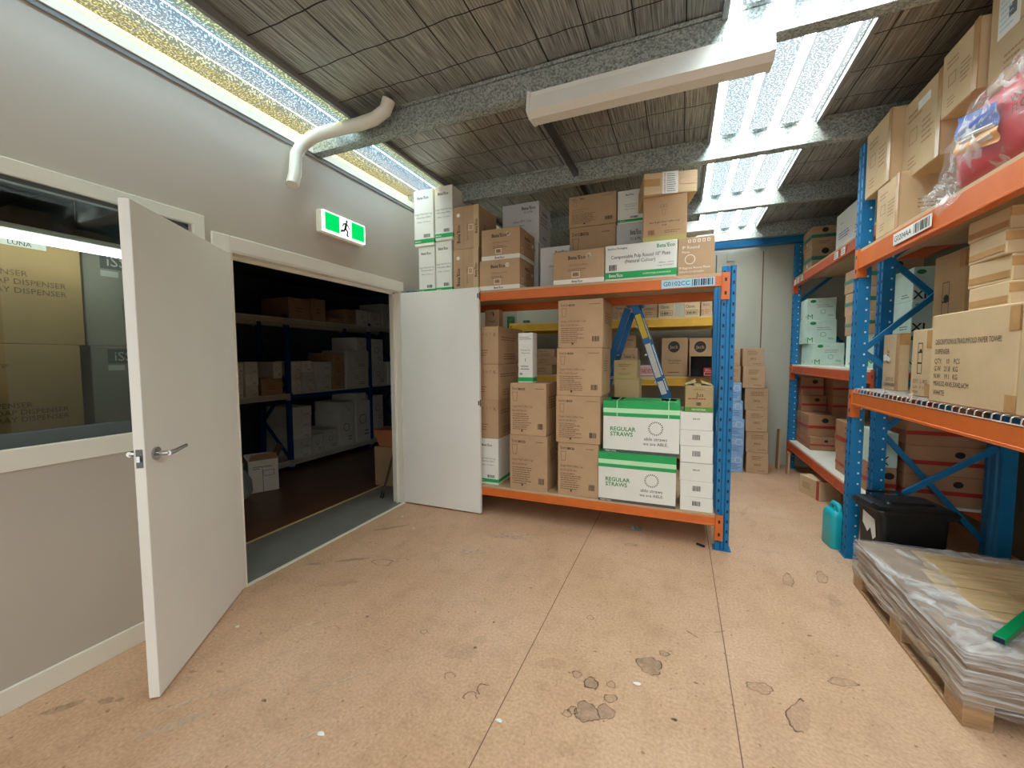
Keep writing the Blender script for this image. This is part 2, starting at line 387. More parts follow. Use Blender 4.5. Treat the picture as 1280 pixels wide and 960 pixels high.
def paint(b, tf, W, H, els, rr=random):
    for e in els:
        k = e[0]
        if k == 'Q':
            _, u0, v0, u1, v1, m = e
            b.add([(u0*W, v0*H, 0), (u1*W, v0*H, 0), (u1*W, v1*H, 0), (u0*W, v1*H, 0)], [(0,1,2,3)], m, tf)
        elif k in ('T', 'TV'):
            _, t, u, v, hh, m = e[:6]; al = e[6] if len(e) > 6 else 'c'; mw = e[7] if len(e) > 7 else .92
            vs, fs, a, z = letters(t); S = H if k == 'T' else W; span = W if k == 'T' else H
            s = hh*S/.72; sx = min(s, mw*span/max(z-a, .01))
            off = {'c': -(a+z)/2, 'l': -a, 'r': -z}[al]
            pts = [((x+off)*sx, (y-.35)*s) for x, y in vs]
            if k == 'TV': pts = [(-y, x) for x, y in pts]
            b.add([(u*W+x, v*H+y, .0006) for x, y in pts], fs, m, tf)
        elif k == 'BC':
            _, u0, v0, u1, v1, m = e; x = u0; i = 0
            while x < u1:
                wd = (u1-u0)*rr.choice((.035, .05, .08)); 
                b.add([(x*W, v0*H, .0006), (min(u1, x+wd)*W, v0*H, .0006), (min(u1, x+wd)*W, v1*H, .0006), (x*W, v1*H, .0006)], [(0,1,2,3)], m, tf)
                x += wd+(u1-u0)*rr.choice((.03, .05, .06))
        elif k == 'LN':
            _, u0, v0, u1, v1, n, m = e
            for i in range(n):
                v = v1-(v1-v0)*(i+.5)/n; x = u0; th = (v1-v0)/n*.34; end = u1-(u1-u0)*rr.random()*.35
                while x < end:
                    wd = (u1-u0)*rr.uniform(.05, .16); q = min(end, x+wd)
                    b.add([(x*W, (v-th/2)*H, .0004), (q*W, (v-th/2)*H, .0004), (q*W, (v+th/2)*H, .0004), (x*W, (v+th/2)*H, .0004)], [(0,1,2,3)], m, tf)
                    x = q+(u1-u0)*.025
        elif k in ('RG', 'DC', 'EL'):
            _, u, v, r, m = e[:5]; ax = e[5] if len(e) > 5 else 1.; n = 24
            o = [(u*W+math.cos(2*PI*i/n)*r*H*ax, v*H+math.sin(2*PI*i/n)*r*H, .0005) for i in range(n)]
            if k != 'RG': b.add(o, [tuple(range(n))], m, tf)
            else:
                q = [(u*W+(x-u*W)*.86, v*H+(y-v*H)*.86, z) for x, y, z in o]
                b.add(o+q, [(i, (i+1) % n, (i+1) % n+n, i+n) for i in range(n)], m, tf)
        elif k == 'FR':
            _, u0, v0, u1, v1, m = e; t = .004
            for a in ((u0, v0, u1, v0+t/H), (u0, v1-t/H, u1, v1), (u0, v0, u0+t/W, v1), (u1-t/W, v0, u1, v1)): paint(b, tf, W, H, [('Q',)+a+(m,)])
        elif k == 'DOTS':   # ring of short strokes
            _, u, v, r, m = e
            for i in range(22):
                a = 2*PI*i/22; c, s = math.cos(a), math.sin(a); cx, cy = u*W+c*r*H, v*H+s*r*H; ln = r*H*.13; wd = r*H*.055
                b.add([(cx+c*ln-s*wd, cy+s*ln+c*wd, 0), (cx-c*ln-s*wd, cy-s*ln+c*wd, 0), (cx-c*ln+s*wd, cy-s*ln-c*wd, 0), (cx+c*ln+s*wd, cy+s*ln-c*wd, 0)], [(0,1,2,3)], m, tf)
        elif k == 'CUP':
            _, u, v, s, m = e
            for p in (((-.3,.5),(-.2,-.5)), ((.3,.5),(.2,-.5)), ((-.2,-.5),(.2,-.5)), ((-.34,.5),(.34,.5))):
                (ax, ay), (bx, by) = p; dx, dy = bx-ax, by-ay; l = math.hypot(dx, dy); nx, ny = -dy/l*.02, dx/l*.02
                b.add([(u*W+x*s*H, v*H+y*s*H, .0004) for x, y in ((ax+nx, ay+ny), (bx+nx, by+ny), (bx-nx, by-ny), (ax-nx, ay-ny))], [(0,1,2,3)], m, tf)
# ------------------------------------------------------------------ cartons
BE = '*Beta\u02b9Eco'
def beta_white(h):
    return [('T',BE,.48,.86,.05,'ink','c',.6),('T','Single Wall PLA Cup',.5,.57,.032,'ink_grey'),('T','White Base 280ml',.5,.51,.03,'ink_grey'),('T','1000pcs / 20 sleeves',.5,.43,.026,'ink_grey','c',.7),
            ('BC',.5,.15,.82,.21,'ink'),('Q',0,.05,1,.125,h),('T',BE,.2,.087,.03,'ink_white','c',.3)]
plain = [('T',BE,.72,.86,.075,'ink','c',.4),('T','12-16 PK',.72,.76,.045,'ink','c',.4),('T','24oz PET Cup',.55,.55,.06,'ink_grey','c',.5),('T','1000pcs',.55,.45,.035,'ink_grey','c',.3)]
betaeco = [('T','beta',.07,.90,.066,'ink_soft','l',.3),('T','*eco',.245,.90,.066,'ink','l',.3),('LN',.7,.875,.95,.915,1,'ink_soft'),('CUP',.14,.74,.17,'ink_soft'),
           ('T','Single Wall Coffee Cup',.07,.56,.042,'ink_soft','l',.56),('T','8oz Kraft Brown',.07,.48,.042,'ink_soft','l',.4),('LN',.07,.10,.6,.43,8,'ink_soft'),('BC',.77,.13,.92,.24,'ink'),('Q',.32,.07,.355,.11,'ink')]
T = {}
def typ(k, name, body, seam='seam', tape=None, noun='carton', **faces): T[k] = (name, body, seam, tape, noun, faces)
typ('beta_white','white_carton','white_card','seam_white',F=beta_white('green_band'),R=[('Q',0,.05,1,.125,'green_band')])
typ('beta_narrow','narrow_white_carton','white_card','seam_white',F=[('T','Tasting Cup',.5,.66,.03,'ink_grey'),('T','White 4oz',.5,.60,.03,'ink_grey'),('T','1',.5,.46,.07,'ink'),('LN',.2,.25,.8,.36,2,'ink_grey'),('BC',.12,.16,.3,.2,'ink'),('Q',0,.03,1,.11,'green_band'),('LN',.1,.86,.9,.93,2,'ink_grey')],R=[('Q',0,.03,1,.11,'green_band')])
typ('beta_plain','white_carton','grey_card','seam_white',F=plain,R=[('T',BE,.5,.78,.08,'ink'),('LN',.15,.45,.85,.68,3,'ink_grey'),('BC',.3,.14,.6,.2,'blue_print')])
typ('beta_kraft','cardboard_carton','kraft',F=[('Q',0,0,1,.14,'ink_white'),('T',BE,.48,.07,.07,'ink','c',.3),('T',BE,.47,.78,.11,'ink','c',.45),('T','12oz Cup Lid White',.5,.56,.05,'ink_soft','c',.7),('LN',.3,.36,.7,.46,2,'ink_soft'),('FR',.37,.19,.53,.36,'ink_white'),('BC',.4,.23,.5,.32,'ink_soft'),('DC',.70,.80,.075,'ink_white'),('DC',.70,.80,.06,'kraft')],
    R=[('Q',0,0,1,.14,'ink_white'),('T',BE,.5,.74,.11,'ink','c',.5),('RG',.42,.52,.09,'ink'),('FR',.52,.44,.64,.6,'ink'),('FR',.1,.2,.22,.36,'ink_white'),('DC',.85,.62,.07,'ink_white')])
typ('beta_side','cardboard_carton','kraft',F=[('Q',.8,0,1,1,'kraft_pale'),('TV',BE,.90,.5,.10,'ink','c',.4),('TV',BE,.2,.36,.13,'ink','c',.5),('DC',.2,.80,.045,'ink_white'),('Q',.40,.05,.405,.95,'ink_soft'),('TV','Bowl Lid 1000pcs',.55,.4,.06,'ink_soft','c',.5),('FR',.6,.42,.78,.56,'ink_white')],R=[('TV',BE,.3,.4,.12,'ink_soft','c',.4)])
typ('betaeco','cardboard_carton','kraft','seam',F=betaeco,R=[('LN',.2,.5,.8,.75,5,'ink_soft')])
typ('plate_box','wide_white_carton','white_card','seam_white',F=[('T',BE,.85,.87,.10,'ink_green','c',.24),('T','Bamboo Packaging',.04,.90,.055,'ink','l',.28),('T','Compostable Pulp Round 10" Plate',.5,.66,.10,'ink','c',.82),('T','(Natural Colour)',.5,.52,.10,'ink','c',.42),('BC',.06,.28,.17,.45,'ink'),('T','500pcs / carton',.96,.41,.045,'ink_grey','r',.24),('T','Code: P-10-NAT',.96,.33,.045,'ink_grey','r',.3),('Q',0,.045,1,.235,'green_band'),('T',BE,.06,.14,.09,'ink_white','l',.2),('T','COMPOSTABLE & RENEWABLE',.92,.14,.045,'ink_white','r',.38)],R=[('Q',0,.045,1,.235,'green_band')])
typ('ip_plates','cardboard_carton','kraft','seam',F=[('T','IP Round',.12,.74,.085,'ink_white','l',.5),('T','Plates',.12,.62,.06,'ink_white','l',.4),('RG',.34,.42,.13,'ink_white'),('T','IP Bagasse Round Plates',.05,.20,.06,'ink_white','l',.85),('T','Natural Compostable',.05,.10,.05,'ink_white','l',.7)]+[('FR',.28+.13*i,.86,.36+.13*i,.94,'ink_white') for i in range(5)])
typ('olive_kraft','cardboard_carton','kraft_deep','seam',F=[('Q',0,0,1,.13,'olive_band'),('RG',.44,.78,.035,'ink'),('RG',.52,.78,.035,'ink'),('CUP',.48,.64,.12,'ink_soft'),('T','8oz Single Wall Coffee Cup',.5,.44,.04,'ink','c',.7),('T','Kraft',.5,.37,.035,'ink','c',.2),('BC',.12,.17,.28,.28,'ink_soft'),('LN',.5,.18,.9,.26,2,'ink_soft')],R=[('Q',0,0,1,.13,'olive_band')])
typ('taped_flat','flat_carton','kraft_pale','seam','pink',F=[('Q',0,.47,1,.475,'seam')])
typ('kraft_side','cardboard_carton','kraft','seam',F=[('T','\u2191  \u2602  T',.45,.78,.09,'ink_soft','c',.4),('T','K',.85,.78,.10,'ink_soft'),('LN',.1,.2,.5,.4,3,'ink_soft')],R=[('LN',.1,.62,.9,.75,2,'ink_soft'),('LN',.2,.1,.8,.3,3,'ink_soft')])
typ('kraft_arrow','cardboard_carton','kraft','seam',F=[('T','\u2191',.55,.75,.3,'ink'),('T','fragile',.5,.4,.12,'ink_soft')])
typ('kraft_print','cardboard_carton','kraft','seam',F=[('T','Takeaway Cup',.5,.7,.14,'ink','c',.7),('FR',.08,.1,.26,.4,'ink'),('LN',.4,.15,.9,.45,3,'ink_soft')])
typ('kraft_dark','cardboard_carton','kraft_deep','seam',F=[('T','CATERING',.5,.62,.14,'ink','c',.6),('LN',.3,.2,.7,.45,2,'ink_soft')])
typ('kraft_plain2','cardboard_carton','kraft_pale','seam',A=[('LN',.2,.3,.7,.5,3,'ink_soft')])
typ('classic','cardboard_carton','kraft_pale','seam',F=[('T','Classic.',.1,.68,.2,'ink','l',.62),('FR',.12,.12,.88,.42,'ink'),('BC',.2,.18,.8,.34,'ink')])
typ('oval','cardboard_carton','kraft_deep','seam',F=[('EL',.48,.76,.15,'black_print',.95),('T','Jack',.48,.76,.09,'kraft_deep','c',.4),('T','THICKSHAKE',.5,.40,.045,'black_print','c',.5),('T','FLAVOUR',.5,.33,.04,'black_print','c',.4),('LN',.25,.06,.75,.12,1,'ink')])
typ('fragile','flat_carton','pink_print','seam',F=[('T','CAKE BOX',.35,.45,.5,'red_print','c',.6),('Q',.72,.30,.95,.5,'red_print'),('Q',.80,.1,.87,.75,'red_print')])
typ('khaki','khaki_carton','khaki_card','seam',F=[('LN',.2,.62,.8,.8,2,'ink_soft'),('T','500ML',.45,.5,.06,'ink','c',.4),('Q',0,.0,1,.10,'olive_band'),('LN',.2,.18,.8,.3,2,'ink_soft')])
G4 = [('Q',0,.70,1,.77,'green_band'),('Q',0,.86,1,1,'green_band'),('Q',0,.77,1,.86,'light_green')]
typ('straws','straw_carton','white_card','seam_white','strap',F=G4+[('Q',0,0,1,.055,'dark_strip'),('T','4000 Units',.03,.027,.035,'ink_white','l',.2),('T','*REGULAR',.10,.46,.08,'ink_green','l',.36),('T','*STRAWS',.10,.36,.08,'ink_green','l',.32),('DOTS',.70,.50,.12,'ink'),('T','able straws',.70,.30,.065,'ink','c',.37),('T','we are ABLE.',.70,.205,.058,'ink','c',.34)],
    R=G4+[('Q',0,0,1,.055,'dark_strip')],T=[('Q',0,0,1,1,'green_band'),('Q',.05,.3,.25,.9,'white_card'),('Q',.75,.4,.95,.9,'white_card'),('Q',.3,.45,.75,.55,'black_print')])
typ('white_tray','low_white_carton','white_card','seam_white',F=[('BC',.38,.40,.62,.72,'ink')])
typ('white_tray2','low_white_carton','white_card','seam_white',F=[('T','SIROP',.5,.62,.10,'ink','c',.24),('Q',.0,.985,1,1,'seam_white')])
typ('jus','cardboard_carton','khaki_card','seam','flaps',F=[('T','Jus',.52,.66,.16,'ink','c',.3),('T','CAFE JUICE',.5,.86,.07,'ink_soft','c',.4),('LN',.1,.44,.9,.56,1,'red_print'),('BC',.4,.24,.58,.37,'ink'),('Q',0,0,1,.18,'leaf_band'),('T','100% NATURAL',.5,.09,.07,'ink_white','c',.5)],A=[('Q',0,0,1,.18,'leaf_band')])
typ('kraft_scrib','cardboard_carton','kraft','seam',F=[('LN',.25,.62,.85,.86,3,'ink_soft'),('T','XKG',.5,.42,.10,'ink','c',.3),('LN',.5,.1,.9,.18,1,'ink_soft')])
typ('blue_L','blue_carton','blue_card','seam_white',F=[('T','L',.1,.2,.26,'black_print'),('RG',.45,.7,.12,'ink_white'),('LN',.3,.15,.9,.5,4,'blue_print'),('FR',.6,.55,.9,.85,'ink_white')])
TEAL_F = [('EL',.55,.80,.12,'ink',1.1),('LN',.3,.12,.8,.3,2,'ink_soft')]
typ('teal','cardboard_carton','kraft','seam','teal',A=[('DC',.5,.3,.08,'ink_white')],F=TEAL_F)
typ('white_side','white_carton','white_card','seam_white',A=[('T','FEATURE',.2,.7,.04,'ink','c',.3),('LN',.1,.3,.45,.5,3,'blue_print'),('LN',.6,.2,.95,.45,3,'red_print'),('Q',.93,0,1,1,'label_blue')])
MINT_F = [('T','M',.11,.16,.22,'ink_green'),('EL',.2,.86,.07,'ink_green',1.6),('LN',.35,.55,.9,.72,2,'seam_white'),('T','\u2014',.45,.87,.08,'black_print'),('RG',.55,.38,.10,'ink_green'),('LN',.72,.16,.95,.26,2,'ink_green')]
typ('mint','mint_carton','mint_card','seam_white',F=MINT_F,A=[('T','M',.9,.16,.16,'ink_green'),('T','MED',.25,.12,.07,'ink')])
typ('mint_x','mint_carton','mint_card','seam_white',F=[('T','*XL',.35,.18,.26,'black_print','c',.7),('EL',.3,.85,.07,'ink_green',1.6)],A=[('LN',.55,.1,.9,.25,2,'ink')])
typ('mint_x1','mint_carton','mint_card','seam_white',F=[('T','X',.3,.2,.26,'black_print')],A=[('LN',.55,.1,.9,.25,2,'ink')])
typ('redband','cardboard_carton','kraft_red','seam','red',F=[('EL',.62,.74,.11,'black_print',1.2)],A=[('TV','\u2191\u2191',.5,.72,.08,'ink'),('Q',.49,0,.50,.3,'seam')])
typ('export','cardboard_carton','kraft_pale','seam','tape',A=[('LN',.15,.7,.55,.84,2,'ink_faint'),('FR',.2,.42,.42,.6,'ink_faint'),('LN',.55,.30,.85,.62,5,'ink_faint'),('LN',.2,.1,.45,.26,3,'ink_faint')],F=[('LN',.2,.3,.5,.5,3,'ink_faint')])
typ('kraft_taped','cardboard_carton','kraft_pale','seam','tape',A=[('TV','CARE',.35,.6,.12,'ink'),('T','QTY 12',.5,.2,.06,'ink','c',.7),('T','DISPENSER',.5,.1,.06,'ink','c',.8)])
QTY = [('FR',.32,.50,.55,.66,'ink'),('FR',.32,.34,.55,.50,'ink'),('FR',.32,.66,.55,.8,'ink'),('DC',.46,.68,.03,'ink'),('T','QTY:  2  PCS',.5,.23,.055,'ink_soft','c',.7),('T','G.W.  17  KGS',.5,.14,.05,'ink_soft','c',.7),('T','MEAS',.3,.07,.045,'ink_soft')]
typ('qty2','cardboard_carton','kraft_pale','seam','corner',A=QTY)
typ('towel','cardboard_carton','kraft_pale','seam','corner',A=[('T','DESCRIPTION:ULTRASLIMFOLD PAPER TOWEL',.07,.69,.058,'ink','l',.78),('T','DISPENSER',.07,.58,.058,'ink','l',.2),('T','QTY:    10    PCS',.07,.47,.058,'ink','l',.34),('T','G.W:   21.8   KG',.07,.385,.058,'ink','l',.32),('T','N.W:   19.1   KG',.07,.30,.058,'ink','l',.32),('T','MEAS:52.4X45.5X42.6CM',.07,.215,.055,'ink','l',.46),('T','WHITE',.07,.11,.06,'ink','l',.16)])
typ('flat_taped','flat_carton','kraft_pale','seam','wrap')
typ('dim_white','white_carton','dim_white_card','seam_white',R=[('RG',.45,.55,.12,'ink_grey'),('LN',.55,.12,.9,.3,2,'ink_grey')])
typ('dim_brown','cardboard_carton','dim_brown_card','seam',R=[('LN',.3,.3,.7,.6,2,'ink_soft')])
typ('soap','large_carton','soap_card','seam',R=[('T','SOAP DISPENSER',.78,.40,.052,'ink_soft','r',.40),('T','FOAM SOAP DISPENSER',.93,.33,.052,'ink_soft','r',.55),('T','MIST SPRAY DISPENSER',.93,.26,.052,'ink_soft','r',.56),('T','Large -',.72,.80,.04,'ink_soft','r',.15),('T','PREVIOUSLY',.30,.07,.04,'ink_soft','r',.3)])
typ('soap_label','large_carton','soap_card','seam',R=[('T','SOAP DISPENSER',.78,.62,.05,'ink_soft','r',.40),('T','FOAM SOAP DISPENSER',.93,.545,.05,'ink_soft','r',.55),('T','MIST SPRAY DISPENSER',.93,.47,.05,'ink_soft','r',.56),('Q',.66,.85,.86,.91,'paper'),('T','LUNA',.76,.88,.04,'ink','c',.18),('T','PREVIOUSLY',.30,.28,.04,'ink_soft','r',.3)])
typ('grey_iss','grey_carton','grey_carton','seam_white',R=[('Q',.30,.80,1,.97,'ink_grey'),('T','iSS',.6,.885,.11,'white_card','c',.5),('Q',.30,.72,.62,.78,'white_card'),('TV','BOTTLE',.7,.4,.10,'ink_grey','c',.4)])

def carton(row):
    cid, ty, x0, x1, y0, y1, z0, z1, label, group = row
    name, body, seam, tape, noun, faces = T[ty]
    rr = random.Random(cid)
    w, d, h = x1-x0-.003, y1-y0-.003, z1-z0-.0008
    rot = math.radians(11) if cid == 'B8' else math.radians(rr.uniform(-.35, .35)) if ty != 'flat_taped' else math.radians((0,3,-2.5,2)[int(cid[1])])
    b = B()
    b.box(-w/2, w/2, -d/2, d/2, 0, h, body, .004)
    e = .0009
    if w > d: b.face([(-w/2+.004, -.0015, h+e), (w/2-.004, -.0015, h+e), (w/2-.004, .0015, h+e), (-w/2+.004, .0015, h+e)], seam)
    else: b.face([(-.0015, -d/2+.004, h+e), (.0015, -d/2+.004, h+e), (.0015, d/2-.004, h+e), (-.0015, d/2-.004, h+e)], seam)
    for f, els in faces.items():
        W, H = {'F': (w, h), 'A': (d, h), 'R': (d, h), 'T': (w, d)}[f]
        paint(b, face_tf(f, w, d, h), W, H, els, rr)
    o = b.build(name, None, ((x0+x1)/2, (y0+y1)/2, z0), rot)
    tag(o, label, 'box' if 'flat' in name else 'carton', group)
    if cid in ('A5', 'A3'):
        t = B(); u = d/2-.10 if cid == 'A5' else -.02
        t.box(-w/2-.0018, -w/2+.001, u-.07, u+.05, h*.42 if cid == 'A5' else h*.78, h*.78 if cid == 'A5' else h*.88, 'paper')
        if cid == 'A5': paint(t, Matrix(((0,0,-1,-w/2-.0022),(-1,0,0,u+.05),(0,1,0,h*.42),(0,0,0,1))), .12, h*.36, [('LN',.1,.1,.9,.9,6,'label_blue'),('Q',.5,.3,.85,.6,'ink_grey')], rr)
        t.build('paper_label', o)['label'] = 'white paper label'
    e = .0022
    def strip(nm, m, *boxes):
        t = B()
        for bx in boxes: t.box(*bx, m)
        return t.build(nm, o)
    if tape == 'tape':
        strip('packing_tape', 'tape_tan', (-.025, .025, -d/2-e, d/2+e, h-.001, h+e), (-.025, .025, -d/2-e, -d/2+.001, h-.07, h))
        strip('packing_tape', 'tape_tan', (-w/2-e, -w/2+.001, -d/2-e, -d/2+.035, .0, h))
    elif tape == 'corner':
        strip('packing_tape', 'tape_tan', (-w/2-e, -w/2+.001, -d/2-e, -d/2+.05, h-.10, h-.01), (-w/2-e, -w/2+.03, -d/2-e, -d/2+.001, h-.10, h-.01))
        strip('packing_tape', 'tape_tan', (-w/2-e, -w/2+.001, -d/2-e, -d/2+.05, .01, .07))
    elif tape == 'wrap':
        strip('packing_tape', 'tape_tan', (-w/2-e, -w/2+.001, -d/2+.01, d/2-.01, h*.15, h*.42))
        strip('packing_tape', 'tape_tan', (-w/2-e, w/2+e, -d/2-e, -d/2+.001, h*.55, h*.9))
    elif tape == 'pink':
        t = B(); t.box(-.055, .055, -d/2-e, -d/2+.001, 0, h+e, 'paper'); t.box(-.055, .055, -d/2-e, d/2, h, h+e, 'paper')
        paint(t, face_tf('F', .11, d+2*e, h), .11, h, [('TV','HANDLE WITH CARE',.15,.5,.10,'red_print'),('LN',.3,.06,.9,.94,9,'ink_grey')], rr)
        t.build('printed_tape', o)['label'] = 'white paper tape with pink and grey print'
        strip('packing_tape', 'tape_tan', (-w/2+.0, -.07, -d/2-e, -d/2+.001, h*.38, h*.72)); strip('packing_tape', 'tape_tan', (.07, w/2, -d/2-e, -d/2+.001, h*.38, h*.72))
    elif tape == 'teal':
        t = B(); t.box(-w/2-e, w/2+e, -d/2-e, d/2+e, h*.44, h*.60, 'tape_teal'); t.build('tape_band', o)['label'] = 'teal tape band'
    elif tape == 'red':
        t = B(); t.box(-w/2-e, w/2+e, -d/2-e, d/2+e, h*.36, h*.50, 'tape_red'); t.build('tape_band', o)['label'] = 'red tape band'
    elif tape == 'strap' and cid == 'S1':
        for u in (-.31, .36):
            strip('strap', 'light_green', (u*w-.003, u*w+.003, -d/2-e, -d/2+.001, h*.70, h), (u*w-.003, u*w+.003, -d/2-e, d/2, h, h+e+.001))
    elif tape == 'flaps':
        t = B()
        for sx, a in ((-1, .25), (1, .1)):
            t.face([(sx*w/2, -d/2+.01, h+.001), (sx*w/2, d/2-.01, h+.001), (sx*.02, d/2-.01, h+.02+a*.06), (sx*.02, -d/2+.01, h+.012+a*.05)], body)
        t.build('top_flap', o)
    return o
